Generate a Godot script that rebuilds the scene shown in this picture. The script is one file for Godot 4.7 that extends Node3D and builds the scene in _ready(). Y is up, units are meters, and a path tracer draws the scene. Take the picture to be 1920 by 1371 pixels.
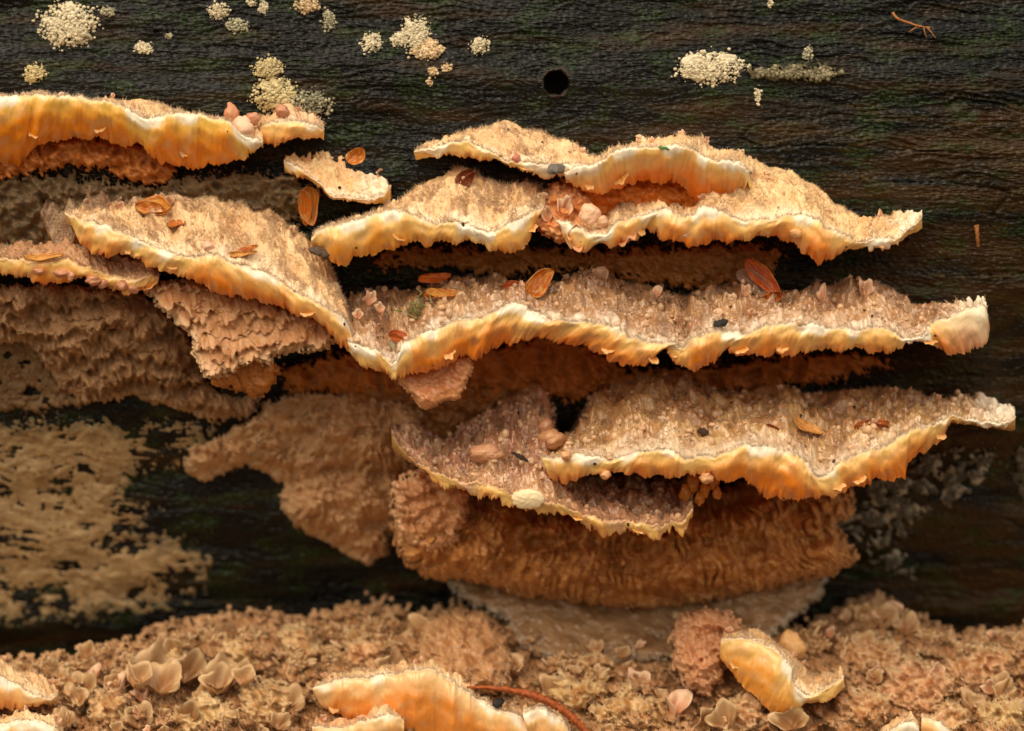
extends Node3D
# Jelly-like bracket fungi in tiers on a wet, dark fallen log. One unit of the tables below is 0.1 mm.
const S := 0.0001
const D := 4200.0
var fn := FastNoiseLite.new()      # smooth, few octaves
var fr := FastNoiseLite.new()      # ridged
var f1 := FastNoiseLite.new()      # single octave
var rng := RandomNumberGenerator.new()
var M := {}
var taken := {}
var hair_mesh: ArrayMesh
var bead_mesh: ArrayMesh

func _ready() -> void:
	var cam := Camera3D.new()
	cam.name = "camera"
	cam.fov = rad_to_deg(2.0 * atan(685.5 / D))
	cam.near = 0.01
	cam.far = 20.0
	cam.position = Vector3(0, 0, D * S)
	add_child(cam)
	cam.make_current()
	var env := Environment.new()
	env.background_mode = Environment.BG_SKY
	var sm := ProceduralSkyMaterial.new()
	sm.sky_top_color = Color(0.95, 0.92, 0.87)
	sm.sky_horizon_color = Color(0.78, 0.73, 0.63)
	sm.sky_curve = 0.25
	sm.ground_horizon_color = Color(0.42, 0.37, 0.28)
	sm.ground_bottom_color = Color(0.34, 0.27, 0.19)
	sm.sky_energy_multiplier = 0.98
	sm.ground_energy_multiplier = 1.05
	sm.sun_angle_max = 1.0
	var sky := Sky.new()
	sky.sky_material = sm
	env.sky = sky
	env.tonemap_mode = Environment.TONE_MAPPER_LINEAR
	env.tonemap_exposure = 1.72
	env.sdfgi_enabled = true
	env.ssao_enabled = true
	env.ssil_enabled = true
	var we := WorldEnvironment.new()
	we.name = "world"
	we.environment = env
	var ca := CameraAttributesPhysical.new()
	ca.frustum_focal_length = 50.0
	ca.frustum_focus_distance = (D - 65.0) * S
	ca.exposure_aperture = 5.2
	we.camera_attributes = ca
	add_child(we)
	var sun := DirectionalLight3D.new()
	sun.name = "sun"
	sun.light_energy = 0.38
	sun.light_angular_distance = 45.0
	sun.light_color = Color(1.0, 0.91, 0.76)
	sun.shadow_enabled = true
	sun.sky_mode = DirectionalLight3D.SKY_MODE_LIGHT_ONLY
	sun.rotation_degrees = Vector3(-47, -28, 0)
	add_child(sun)

	setup()
	build_log()
	build_crusts()
	build_brackets()
	build_small()

# ------------------------------------------------------------------ basics
func setup() -> void:
	rng.seed = 7
	fn.seed = 3; fn.frequency = 1.0; fn.noise_type = FastNoiseLite.TYPE_SIMPLEX_SMOOTH
	fn.fractal_type = FastNoiseLite.FRACTAL_FBM; fn.fractal_octaves = 3
	fr.seed = 11; fr.frequency = 1.0; fr.noise_type = FastNoiseLite.TYPE_SIMPLEX_SMOOTH
	fr.fractal_type = FastNoiseLite.FRACTAL_RIDGED; fr.fractal_octaves = 2
	f1.seed = 23; f1.frequency = 1.0; f1.noise_type = FastNoiseLite.TYPE_SIMPLEX_SMOOTH
	f1.fractal_type = FastNoiseLite.FRACTAL_NONE
	var pebble := noise_tex(1024, FastNoiseLite.TYPE_CELLULAR, 0.055, 2, 5)
	var fine := noise_tex(512, FastNoiseLite.TYPE_SIMPLEX_SMOOTH, 0.05, 3, 9)
	var rough := noise_tex(512, FastNoiseLite.TYPE_SIMPLEX_SMOOTH, 0.02, 4, 19)
	M.log = mat(0.36, 0.0, pebble, 0.04, Vector3(8, 36, 8))
	M.log.roughness_texture = rough
	M.log.roughness_texture_channel = BaseMaterial3D.TEXTURE_CHANNEL_RED
	M.log.roughness = 0.5
	M.log.metallic_specular = 0.32
	M.cap = mat(0.4, 0.0, fine, 0.03, Vector3(60, 60, 60))
	M.wet = mat(0.24, 0.0, fine, 0.02, Vector3(60, 60, 60))
	M.wet.metallic_specular = 0.6
	M.wet.clearcoat_enabled = true
	M.wet.clearcoat = 0.7
	M.wet.clearcoat_roughness = 0.12
	M.under = mat(0.28, 0.0, fine, 0.011, Vector3(40, 22, 40))
	M.under.clearcoat_enabled = true
	M.under.clearcoat = 0.6
	M.under.clearcoat_roughness = 0.14
	M.under.backlight_enabled = true
	M.under.backlight = Color(0.55, 0.42, 0.28)
	M.margin = mat(0.5, 0.0, fine, 0.008, Vector3(60, 60, 60))
	M.hair = mat(0.45, 0.0, null, 0.0, Vector3.ONE)
	M.hair.backlight_enabled = true
	M.hair.backlight = Color(0.95, 0.9, 0.82)
	M.bead = mat(0.12, 0.0, null, 0.0, Vector3.ONE)
	M.bead.backlight_enabled = true
	M.bead.backlight = Color(0.7, 0.6, 0.5)
	M.lobe = mat(0.30, 0.0, null, 0.0, Vector3.ONE)
	M.lobe.backlight_enabled = true
	M.lobe.backlight = Color(0.55, 0.44, 0.32)
	M.lump = mat(0.42, 0.0, null, 0.0, Vector3.ONE)
	M.glossy = mat(0.2, 0.0, fine, 0.02, Vector3(40, 40, 40))
	M.smooth = mat(0.16, 0.0, null, 0.0, Vector3.ONE)
	M.smooth.backlight_enabled = true
	M.smooth.backlight = Color(0.5, 0.38, 0.26)
	M.crumb = mat(0.8, 0.0, null, 0.0, Vector3.ONE)
	M.crust = mat(0.6, 0.0, fine, 0.03, Vector3(50, 50, 50))
	M.jelly = mat(0.40, 0.0, fine, 0.02, Vector3(50, 50, 50))
	M.seed = mat(0.22, 0.0, fine, 0.02, Vector3(30, 140, 140))
	M.seed.backlight_enabled = true
	M.seed.backlight = Color(0.5, 0.4, 0.3)
	M.lichen = mat(0.8, 0.0, fine, 0.02, Vector3(90, 90, 90))
	M.plain = mat(0.6, 0.0, fine, 0.02, Vector3(60, 60, 60))
	hair_mesh = make_hair()
	bead_mesh = make_ball(6, 8)

func noise_tex(size: int, type: int, freq: float, oct: int, sd: int) -> NoiseTexture2D:
	var n := FastNoiseLite.new()
	n.seed = sd; n.noise_type = type; n.frequency = freq
	n.fractal_type = FastNoiseLite.FRACTAL_FBM; n.fractal_octaves = oct
	n.cellular_return_type = FastNoiseLite.RETURN_DISTANCE
	var t := NoiseTexture2D.new()
	t.width = size; t.height = size; t.seamless = true; t.noise = n
	return t

func mat(rough: float, sss: float, bump: Texture2D, depth: float, rep: Vector3) -> StandardMaterial3D:
	var m := StandardMaterial3D.new()
	m.vertex_color_use_as_albedo = true
	m.roughness = rough
	if sss > 0.0:
		m.subsurf_scatter_enabled = true
		m.subsurf_scatter_strength = sss
	if bump:
		m.heightmap_enabled = true
		m.heightmap_texture = bump
		m.heightmap_scale = depth
		m.uv1_triplanar = true
		m.uv1_scale = rep
	return m

func P(px: float, py: float, z: float) -> Vector3:
	var f := (D - z) / D * S
	return Vector3((px - 960.0) * f, (685.5 - py) * f, z * S)

func curve(y: float, a: Array) -> float:
	if y <= a[0][0]: return a[0][1]
	for i in range(1, a.size()):
		if y <= a[i][0]:
			var t: float = (y - a[i - 1][0]) / (a[i][0] - a[i - 1][0])
			t = lerpf(t, t * t * (3.0 - 2.0 * t), 0.5)
			return lerpf(a[i - 1][1], a[i][1], t)
	return a[-1][1]

const LOGZ := [[-1500.0, -1500.0], [-700.0, -420.0], [-300.0, -120.0], [0.0, -25.0], [150.0, 0.0], [330.0, -5.0], [520.0, -60.0], [750.0, -175.0], [950.0, -290.0], [1130.0, -400.0], [1250.0, -470.0], [1700.0, -700.0], [2300.0, -1200.0]]
const MATZ := [[1100.0, -380.0], [1160.0, -310.0], [1220.0, -205.0], [1290.0, -110.0], [1371.0, -20.0], [1500.0, 60.0], [1900.0, 130.0]]
func zlog(px: float, py: float) -> float:
	return curve(py, LOGZ) + fn.get_noise_2d(px / 700.0, py / 160.0) * 16.0

func right_of(px: float, py: float) -> float:
	return clampf((px - 900.0) / 900.0, 0.0, 1.0) * clampf((py - 120.0) / 130.0, 0.0, 1.0)

func numbered(n: String) -> String:
	var k: int = taken.get(n, 0)
	taken[n] = k + 1
	return n if k == 0 else "%s_%03d" % [n, k]

func thing(called: String, label: String, cat: String, group := "", at := Vector3.ZERO) -> Node3D:
	var o := Node3D.new()
	o.name = numbered(called)
	o.position = at
	o.set_meta("label", label)
	o.set_meta("category", cat)
	if group: o.set_meta("group", group)
	add_child(o, true)
	return o

func put(called: String, mesh: Mesh, m: Material, parent: Node3D, kind := "") -> MeshInstance3D:
	var o := MeshInstance3D.new()
	var k := 0
	while parent.has_node(called if k == 0 else "%s_%03d" % [called, k]): k += 1
	o.name = called if k == 0 else "%s_%03d" % [called, k]
	o.mesh = mesh
	o.material_override = m
	if kind: o.set_meta("kind", kind)
	parent.add_child(o, true)
	return o

func scatter(called: String, mesh: Mesh, m: Material, xf: Array, cols: PackedColorArray, parent: Node3D) -> void:
	if xf.is_empty(): return
	var mm := MultiMesh.new()
	mm.transform_format = MultiMesh.TRANSFORM_3D
	mm.use_colors = true
	mm.mesh = mesh
	mm.instance_count = xf.size()
	for i in xf.size():
		mm.set_instance_transform(i, xf[i])
		mm.set_instance_color(i, cols[i])
	var o := MultiMeshInstance3D.new()
	o.name = called
	o.multimesh = mm
	o.material_override = m
	o.set_meta("kind", "stuff")
	parent.add_child(o, true)

func make_mesh(pos: PackedVector3Array, col: PackedColorArray, idx: PackedInt32Array, closed := true) -> ArrayMesh:
	# turn faces outward (closed) or towards +z (open)
	var vol := 0.0
	for i in range(0, idx.size(), 3):
		var a := pos[idx[i]]; var b := pos[idx[i + 1]]; var c := pos[idx[i + 2]]
		if closed: vol += a.dot(b.cross(c))
		else: vol += (b - a).cross(c - a).z
	if vol > 0.0:
		for i in range(0, idx.size(), 3):
			var t := idx[i]; idx[i] = idx[i + 1]; idx[i + 1] = t
	var arr := []
	arr.resize(Mesh.ARRAY_MAX)
	arr[Mesh.ARRAY_VERTEX] = pos
	arr[Mesh.ARRAY_COLOR] = col
	arr[Mesh.ARRAY_INDEX] = idx
	var st := SurfaceTool.new()
	st.create_from_arrays(arr)
	st.generate_normals()
	return st.commit()

func grid_idx(nu: int, nv: int, wrap: bool, caps := false) -> PackedInt32Array:
	var idx := PackedInt32Array()
	var m := nv if wrap else nv - 1
	for i in nu - 1:
		for j in m:
			var a := i * nv + j
			var b := i * nv + (j + 1) % nv
			idx.append_array([a, b, b + nv, a, b + nv, a + nv])
	if caps and wrap:
		for e in [0, nu - 1]:
			for j in range(1, nv - 1):
				if e == 0: idx.append_array([0, j + 1, j])
				else: idx.append_array([e * nv, e * nv + j, e * nv + j + 1])
	return idx

func make_hair() -> ArrayMesh:
	var pos := PackedVector3Array(); var col := PackedColorArray()
	for k in 4:
		var t := k / 3.0
		for j in 3:
			var a := TAU * j / 3.0
			var r := (1.0 - t * 0.92)
			pos.append(Vector3(cos(a) * r + t * t * 1.5, t, sin(a) * r))
			col.append(Color(1, 1, 1))
	return make_mesh(pos, col, grid_idx(4, 3, true, true))

func make_ball(rows: int, cols: int) -> ArrayMesh:
	var pos := PackedVector3Array(); var col := PackedColorArray()
	for i in rows + 1:
		var a := PI * (0.02 + 0.96 * i / rows)
		for j in cols:
			var b := TAU * j / cols
			pos.append(Vector3(sin(a) * cos(b), cos(a), sin(a) * sin(b)))
			col.append(Color(1, 1, 1))
	return make_mesh(pos, col, grid_idx(rows + 1, cols, true, true))

func lin(r: float, g: float, b: float) -> Color:
	return Color(r, g, b).srgb_to_linear()

func vary(c: Color, k: float) -> Color:
	var f := 1.0 + k
	return Color(c.r * f, c.g * f, c.b * f)

func tube(pts: Array, radii: Array, sides: int, c: Color, wob := 0.0) -> ArrayMesh:
	var pos := PackedVector3Array(); var col := PackedColorArray()
	for i in pts.size():
		var d: Vector3 = (pts[mini(i + 1, pts.size() - 1)] - pts[maxi(i - 1, 0)]).normalized()
		var x := d.cross(Vector3(0.13, 0.31, 0.94)).normalized()
		var y := d.cross(x)
		for j in sides:
			var a := TAU * j / sides
			var r: float = radii[i] * (1.0 + wob * f1.get_noise_2d(i * 0.7, j * 1.3))
			pos.append(pts[i] + (x * cos(a) + y * sin(a)) * r)
			col.append(vary(c, 0.35 * f1.get_noise_2d(i * 0.9, j * 0.6 + 40.0)))
	return make_mesh(pos, col, grid_idx(pts.size(), sides, true, true))

func smooth_path(pts: Array, n: int) -> Array:
	var out := []
	for k in n:
		var t := float(k) / (n - 1) * (pts.size() - 1)
		var i := mini(int(t), pts.size() - 2)
		var a: Vector3 = pts[maxi(i - 1, 0)]; var b: Vector3 = pts[i]; var c: Vector3 = pts[i + 1]; var d: Vector3 = pts[mini(i + 2, pts.size() - 1)]
		out.append(b.cubic_interpolate(c, a, d, t - i))
	return out

# ------------------------------------------------------------------ the log
func build_log() -> void:
	var log_ := thing("fallen_log", "dark wet fallen log with black grain, mossy specks and a round bore hole", "log")
	var xs := PackedFloat32Array(); var ys := PackedFloat32Array()
	var x := -1500.0
	while x < 3420.0:
		xs.append(x)
		x += 2.6 if x > -40.0 and x < 1960.0 else (8.0 if x > -300.0 and x < 2220.0 else 40.0)
	var y := -1450.0
	while y < 2250.0:
		ys.append(y)
		if y > -30.0 and y < 540.0: y += 2.3
		elif y >= 540.0 and y < 1220.0: y += 3.4
		else: y += 8.0 if y > -300.0 and y < 1500.0 else 40.0
	var nx := xs.size(); var ny := ys.size()
	var pos := PackedVector3Array(); var col := PackedColorArray(); var idx := PackedInt32Array()
	pos.resize(nx * ny); col.resize(nx * ny)
	var black := Color(0.0070, 0.0074, 0.0050); var brown := Color(0.036, 0.0185, 0.007)
	var moss := Color(0.020, 0.042, 0.008); var ochre := Color(0.052, 0.029, 0.006); var grey := Color(0.050, 0.052, 0.045)
	for j in ny:
		var py := ys[j]
		for i in nx:
			var px := xs[i]
			var w := fn.get_noise_2d(px / 260.0, py / 90.0)
			var z := zlog(px, py)
			# wavy grain running along the log
			var g := fr.get_noise_2d(px / 420.0 + 0.25 * w, (py + 30.0 * w) / 20.0)
			var g2 := fn.get_noise_2d(px / 60.0, py / 9.0 + w)
			z += g * (1.6 + 4.2 * clampf(0.4 + w, 0.0, 1.0)) + g2 * 1.5 + f1.get_noise_2d(px / 11.0, py / 7.5) * 1.7
			# long cracks, mostly towards the right and low down
			var cr := absf(f1.get_noise_2d(px / 900.0 + 9.0, (py + 14.0 * w) / 75.0))
			if cr < 0.03: z -= (0.03 - cr) * 240.0 * clampf(0.35 + right_of(px, py), 0.0, 1.0)
			pos[j * nx + i] = P(px, py, z)
			var c := black
			var right := clampf((px - 900.0) / 900.0, 0.0, 1.0) * clampf((py - 120.0) / 130.0, 0.0, 1.0)
			var br := clampf(fn.get_noise_2d(px / 420.0 + 5.0, py / 60.0) * 1.4 - 0.12 + right * 0.8, 0.0, 1.0)
			c = c.lerp(brown, br)
			var mo := clampf(fn.get_noise_2d(px / 150.0 - 8.0, py / 60.0 + 3.0) * 2.4 - 0.15, 0.0, 1.0)
			mo *= clampf(f1.get_noise_2d(px / 9.0, py / 7.0) * 1.6 + 0.3, 0.0, 1.0)
			c = c.lerp(moss, mo)
			var oc := clampf(right * (fn.get_noise_2d(px / 170.0 + 30.0, py / 34.0) * 2.6 - 0.1), 0.0, 1.0)
			c = c.lerp(ochre, oc * clampf(0.5 + f1.get_noise_2d(px / 10.0 + 4.0, py / 8.0), 0.0, 1.0))
			var gr := clampf(fn.get_noise_2d(px / 14.0 + 77.0, py / 9.0) * 3.0 - 1.3, 0.0, 1.0) * clampf(0.3 + fn.get_noise_2d(px / 200.0, py / 70.0 - 20.0) * 2.0, 0.0, 1.0)
			c = c.lerp(grey, gr)
			col[j * nx + i] = c
	var hx := 1043.0; var hy := 155.0
	for j in ny - 1:
		for i in nx - 1:
			var dx := (xs[i] + xs[i + 1]) * 0.5 - hx; var dy := (ys[j] + ys[j + 1]) * 0.5 - hy
			if dx * dx + dy * dy < 25.5 * 25.5: continue
			var a := j * nx + i
			idx.append_array([a, a + 1, a + nx + 1, a, a + nx + 1, a + nx])
	put("wood", make_mesh(pos, col, idx, false), M.log, log_)
	# the bored hole: a funnel-lipped tube going into the wood
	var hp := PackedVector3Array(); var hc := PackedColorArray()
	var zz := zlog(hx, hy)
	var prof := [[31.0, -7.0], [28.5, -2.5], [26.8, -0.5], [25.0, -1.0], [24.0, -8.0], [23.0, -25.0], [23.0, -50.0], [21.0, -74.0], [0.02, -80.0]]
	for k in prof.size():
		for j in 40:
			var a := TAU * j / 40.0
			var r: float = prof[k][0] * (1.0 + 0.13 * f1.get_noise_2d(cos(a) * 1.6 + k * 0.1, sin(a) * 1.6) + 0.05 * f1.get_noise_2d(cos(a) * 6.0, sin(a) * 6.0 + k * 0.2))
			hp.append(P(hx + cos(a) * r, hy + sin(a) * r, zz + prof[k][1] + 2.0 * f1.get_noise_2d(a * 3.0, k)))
			hc.append(Color(0.02, 0.011, 0.005) if k < 4 else Color(0.03, 0.022, 0.014))  # inside coloured paler than the rim, painting in light on the hole floor
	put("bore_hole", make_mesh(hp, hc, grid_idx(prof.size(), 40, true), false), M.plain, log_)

# ------------------------------------------------------------------ brackets
func stations(a: Array, zs: Array, step: float) -> Dictionary:
	var n := a.size() / 6
	var pts := []
	for i in n:
		var r := PackedFloat32Array()
		for k in 6: r.append(a[i * 6 + k])
		var t := float(i) / (n - 1) * (zs.size() - 1)
		var q := mini(int(t), zs.size() - 2)
		r.append(lerpf(zs[q], zs[q + 1], t - q))
		pts.append(r)
	var rows := []
	var arc := PackedFloat32Array()
	var s := 0.0
	for i in n - 1:
		var p0: PackedFloat32Array = pts[maxi(i - 1, 0)]; var p1: PackedFloat32Array = pts[i]
		var p2: PackedFloat32Array = pts[i + 1]; var p3: PackedFloat32Array = pts[mini(i + 2, n - 1)]
		var l := maxf(Vector2(p2[2] - p1[2], p2[3] - p1[3]).length(), Vector2(p2[4] - p1[4], p2[5] - p1[5]).length())
		var m := maxi(2, int(l / step))
		for k in m + (1 if i == n - 2 else 0):
			var t := float(k) / m
			var r := PackedFloat32Array()
			for q in 7:
				var cr := 0.5 * (2.0 * p1[q] + (p2[q] - p0[q]) * t + (2.0 * p0[q] - 5.0 * p1[q] + 4.0 * p2[q] - p3[q]) * t * t + (3.0 * p1[q] - p0[q] - 3.0 * p2[q] + p3[q]) * t * t * t)
				r.append(lerpf(cr, lerpf(p1[q], p2[q], t), 0.35))
			rows.append(r)
			arc.append(s + l * t)
		s += l
	return {"rows": rows, "arc": arc, "len": s}

func bracket(called: String, label: String, a: Array, zs: Array, o := {}) -> Node3D:
	var root := thing(called, label, "fungus", o.get("group", "tiers of orange bracket fungi on the log"))
	var sd: float = o.get("seed", taken.get(called, 1) * 37.0)
	var st := stations(a, zs, 2.6)
	var rows: Array = st.rows
	var arc: PackedFloat32Array = st.arc
	var nu := rows.size()
	var cream: Color = o.get("cream", lin(1.0, 0.95, 0.86))
	var pale: Color = o.get("pale", lin(1.0, 0.83, 0.51))
	var deep: Color = o.get("deep", lin(0.98, 0.55, 0.15))
	var tan_: Color = o.get("tan", lin(0.94, 0.81, 0.63))
	var pink: Color = o.get("pink", lin(0.89, 0.72, 0.52))
	var ragged: float = o.get("ragged", 1.0)
	var lumpy: float = o.get("lumpy", 1.0)
	var white: float = o.get("white", 0.6)
	var lzk: float = o.get("lzk", 0.27)
	var arch: float = o.get("arch", 0.12)
	var thick: float = o.get("thick", 9.0)
	var hi := 0.0
	for r in rows: hi = maxf(hi, Vector2(r[0] - r[2], r[1] - r[3]).length())
	var nc := clampi(int(hi / 3.2), 8, 64)
	var nb := 5
	var nf := 22
	var nk := 9
	# curves, roughened
	var bp := []; var mp := []; var lp := []; var lrag := []
	for i in nu:
		var r: PackedFloat32Array = rows[i]
		var s: float = arc[i]
		var fade := clampf(minf(s, st.len - s) / 18.0, 0.15, 1.0)
		var dirm := Vector2(r[4] - r[2], r[5] - r[3]).normalized() if Vector2(r[4] - r[2], r[5] - r[3]).length() > 1.0 else Vector2(0, 1)
		var mr := ragged * fade * (2.2 * f1.get_noise_2d(s / 14.0, sd) + 1.4 * f1.get_noise_2d(s / 5.0, sd + 3.0) + 3.0 * f1.get_noise_2d(s / 45.0, sd + 6.0))
		var saw := absf(f1.get_noise_2d(s / 11.0, sd + 9.0))
		var lr := ragged * fade * (5.0 * f1.get_noise_2d(s / 26.0, sd + 12.0) - 5.5 * saw + 2.2 * f1.get_noise_2d(s / 5.0, sd + 15.0) + 3.0)
		var zw := fade * (9.0 * f1.get_noise_2d(s / 120.0, sd + 20.0) + 2.0 * f1.get_noise_2d(s / 45.0, sd + 24.0))
		var mx := r[2] + dirm.x * mr; var my := r[3] + dirm.y * mr
		var lx := r[4] + dirm.x * lr; var ly := r[5] + dirm.y * lr
		var h := Vector2(lx - mx, ly - my).length()
		var mz := r[6] + zw
		bp.append(Vector3(r[0], r[1], o.get("bz", zlog(r[0], r[1]) - 14.0)))
		mp.append(Vector3(mx, my, mz))
		lp.append(Vector3(r[4], r[5], mz - lzk * h))
		lrag.append(Vector3(dirm.x * lr, dirm.y * lr, 5.0 * f1.get_noise_2d(s / 15.0, sd + 30.0)))
	# upper surface
	var pos := PackedVector3Array(); var col := PackedColorArray()
	var nring := nc + nb
	var cap_h := []
	for i in nu:
		var s: float = arc[i]
		var b: Vector3 = bp[i]; var m: Vector3 = mp[i]
		var h := Vector2(b.x - m.x, b.y - m.y).length()
		var hv := (b - m).length()
		for j in nc:
			var v := float(j) / (nc - 1)
			var p := b.lerp(m, v)
			p.z = lerpf(b.z, m.z, pow(v, 0.85))
			var env_ := sin(PI * clampf(v, 0.0, 1.0))
			p.y -= arch * h * env_
			var big := fn.get_noise_2d(s / 70.0 + sd, v * hv / 60.0)
			var med := fn.get_noise_2d(s / 24.0 + sd, v * hv / 24.0 + 9.0)
			var fin := f1.get_noise_2d(s / 7.0, v * hv / 7.0 + sd)
			var k := minf(1.0, env_ * 1.6) * lumpy
			p.y -= k * (big * 19.0 + med * 8.0 + fin * 1.6)
			p.z += k * (big * 14.0 + med * 6.0 + fin * 1.6)
			pos.append(P(p.x, p.y, p.z))
			var t := clampf(0.45 + med * 0.7 + 1.3 * fn.get_noise_2d(s / 130.0 + sd, v * hv / 110.0 + 20.0), 0.0, 1.0)
			var c := tan_.lerp(pink, t)
			c = c.lerp(cream, clampf((v - 0.80) / 0.2, 0.0, 1.0) * 0.6)
			c = c.lerp(cream, 0.8 * clampf((s - st.len + 90.0 + 30.0 * med) / 60.0, 0.0, 1.0) * float(o.get("white_end", 0.0)))
			c = vary(c, 0.14 * fin + 0.12 * med)
			col.append(c)
		for j in nb:
			var v := 1.0 - float(j) / (nb - 1)
			var p := b.lerp(m, v * 0.985)
			p.z = lerpf(b.z, m.z, pow(v, 0.85)) - 3.0
			p.y -= arch * h * sin(PI * v) - thick * (0.35 + 0.65 * minf(1.0, (1.0 - v) * 5.0)) - 14.0 * lumpy * minf(1.0, sin(PI * v) * 2.0)
			pos.append(P(p.x, p.y, p.z))
			col.append(pale)
	var cap_mesh := make_mesh(pos, col, grid_idx(nu, nring, true, true))
	put("upper_surface", cap_mesh, M.wet if o.has("wet") else M.cap, root)
	var cpos := pos
	# underside: front band, lip, and the hollow face going back to the log
	var up := PackedVector3Array(); var uc := PackedColorArray()
	var nr2 := nf + nk + 6
	for i in nu:
		var s: float = arc[i]
		var m: Vector3 = mp[i] + Vector3(0, 1.5, -1.5); var l: Vector3 = lp[i]; var b: Vector3 = bp[i]; var lr_: Vector3 = lrag[i]
		var endw: float = clampf((s - st.len + 120.0) / 90.0, 0.0, 1.0) * float(o.get("white_end", 0.0))
		var wn := clampf(white - 0.1 + f1.get_noise_2d(s / 80.0, sd + 80.0) * 1.5, 0.0, 1.0)
		var h := maxf(1.0, Vector2(l.x - m.x, l.y - m.y).length())
		var wt := f1.get_noise_2d(s / 55.0, sd + 60.0)
		for e2 in [Vector3(0, 4, -16), Vector3(0, 0.5, -9), Vector3(0, -0.8, -3.5)]:
			up.append(P(m.x, m.y + e2.y, m.z + e2.z))
			uc.append(cream)
		for j in nf:
			var v := float(j) / (nf - 1)
			var p := m.lerp(l, v) + Vector3(0, 0, 3.0 * (1.0 - v)) + lr_ * smoothstep(0.66, 1.0, v)
			var bul := pow(sin(PI * v), 0.7)
			p.z += bul * h * (0.18 + 0.08 * wt)
			var fold := fr.get_noise_2d(s / 20.0 + sd, v * h / 90.0)
			var fold2 := fn.get_noise_2d(s / 9.0 + sd, v * h / 16.0)
			var blob := f1.get_noise_2d(s / 48.0 + sd, v * h / 34.0 + 5.0)
			var e := smoothstep(0.04, 0.3, v) * smoothstep(0.0, 20.0, h)
			p.z += e * (fold * 0.5 * o.get("folds", 1.0) + fold2 * 0.5 + blob * 3.6) - 4.0 * v * v * v
			up.append(P(p.x, p.y, p.z))
			var wb := 2.0 + 15.0 * wn * wn
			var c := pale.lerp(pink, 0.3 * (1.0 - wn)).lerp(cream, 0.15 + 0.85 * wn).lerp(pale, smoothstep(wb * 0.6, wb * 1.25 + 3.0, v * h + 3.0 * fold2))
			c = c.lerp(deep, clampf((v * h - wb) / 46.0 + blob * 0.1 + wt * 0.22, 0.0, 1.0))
			c = c.lerp(lin(0.98, 0.93, 0.80), endw * (1.0 - 0.5 * v))
			c = c.lerp(pink, clampf(f1.get_noise_2d(s / 40.0, v * h / 30.0 + sd + 3.0) * 1.4 - 0.35, 0.0, 0.4) * o.get("pinkish", 1.0))
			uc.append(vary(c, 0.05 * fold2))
		var ur: float = o.get("rise", 4.0)
		l += lr_
		var u := Vector3(l.x, l.y - ur, minf(zlog(l.x, l.y) - 8.0, l.z - 20.0))
		for j in nk:
			var v := float(j + 1) / nk
			var p := l.lerp(u, v)
			p.y -= sin(PI * v) * minf(18.0, h * 0.3 + 4.0)
			var rg := fr.get_noise_2d(s / 13.0 + sd, v * 2.0)
			p.y += rg * 5.0 * sin(PI * v)
			if j == 0: p = l + Vector3(0, 1.5, -5.0)
			up.append(P(p.x, p.y, p.z))
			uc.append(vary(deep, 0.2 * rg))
		for j in 3:
			var v := float(j + 1) / 4.0
			var w := u.lerp(m + Vector3(0, 0, -16), v)
			var hh := Vector2(b.x - m.x, b.y - m.y).length()
			w.y = lerpf(lerpf(u.y, minf(u.y, b.y + thick + 6.0), minf(1.0, v * 2.0)), m.y, v * v) + 3.0
			up.append(P(w.x, w.y, w.z - 6.0))
			uc.append(pale)
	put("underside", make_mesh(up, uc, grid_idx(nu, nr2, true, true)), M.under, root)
	# pale growing margin: a flattened bead along the edge, thick where the edge is white
	var ep := PackedVector3Array(); var ec := PackedColorArray()
	for i in nu:
		var s: float = arc[i]
		var m: Vector3 = mp[i]; var l: Vector3 = lp[i]
		var dl := Vector2(l.x - m.x, l.y - m.y)
		var h := dl.length()
		var d := dl / h if h > 2.0 else Vector2(0, 1)
		var fade := clampf(minf(s, st.len - s) / 14.0, 0.25, 1.0)
		var wn := clampf(white - 0.1 + f1.get_noise_2d(s / 80.0, sd + 80.0) * 1.5, 0.0, 1.0)
		var ra: float = (1.6 + 1.8 * wn + 1.4 * f1.get_noise_2d(s / 9.0, sd + 84.0)) * fade * o.get("mw", 1.0)
		ra = minf(ra, 2.0 + h * 0.5)
		var rb := (1.0 + 0.3 * wn) * fade
		for j in 10:
			var an := TAU * j / 10.0
			var q: float = ra * (0.1 + cos(an))
			var zz := m.z - 1.0 + sin(an) * rb + (maxf(q, 0.0) * 0.25 if h > 12.0 else 0.0) + minf(q, 0.0) * 0.6
			var off := f1.get_noise_2d(s / 4.0 + j * 3.0, sd) * 0.7
			ep.append(P(m.x + d.x * (q + off + 1.2), m.y + d.y * (q + off + 1.2), zz))
			ec.append(vary(cream.lerp(pink, 0.55 * (1.0 - wn)), 0.08 * f1.get_noise_2d(s / 8.0, j + sd)))
	put("margin", make_mesh(ep, ec, grid_idx(nu, 10, true, true)), M.margin, root)
	var fx := []; var fc := PackedColorArray()
	for i in range(1, nu - 1):
		for k in 3:
			if rng.randf() > 0.35 + 1.2 * absf(f1.get_noise_2d(arc[i] / 40.0, sd + 90.0)): continue
			var m: Vector3 = mp[i].lerp(mp[i + 1], rng.randf())
			var dir := Vector3(rng.randfn() * 0.45, 0.6 + rng.randfn() * 0.3, 0.3).normalized()
			var ln := rng.randf_range(3.0, 9.5) * S
			var x := dir.cross(Vector3(0.3, 0.9, rng.randf() - 0.5)).normalized()
			var rd_ := rng.randf_range(0.6, 1.1) * S
			fx.append(Transform3D(x * rd_, dir * ln, x.cross(dir) * rd_, P(m.x, m.y + rng.randf_range(-3.0, 1.5), m.z - 2.0)))
			fc.append(vary(cream, rng.randf_range(-0.12, 0.0)))
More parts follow.
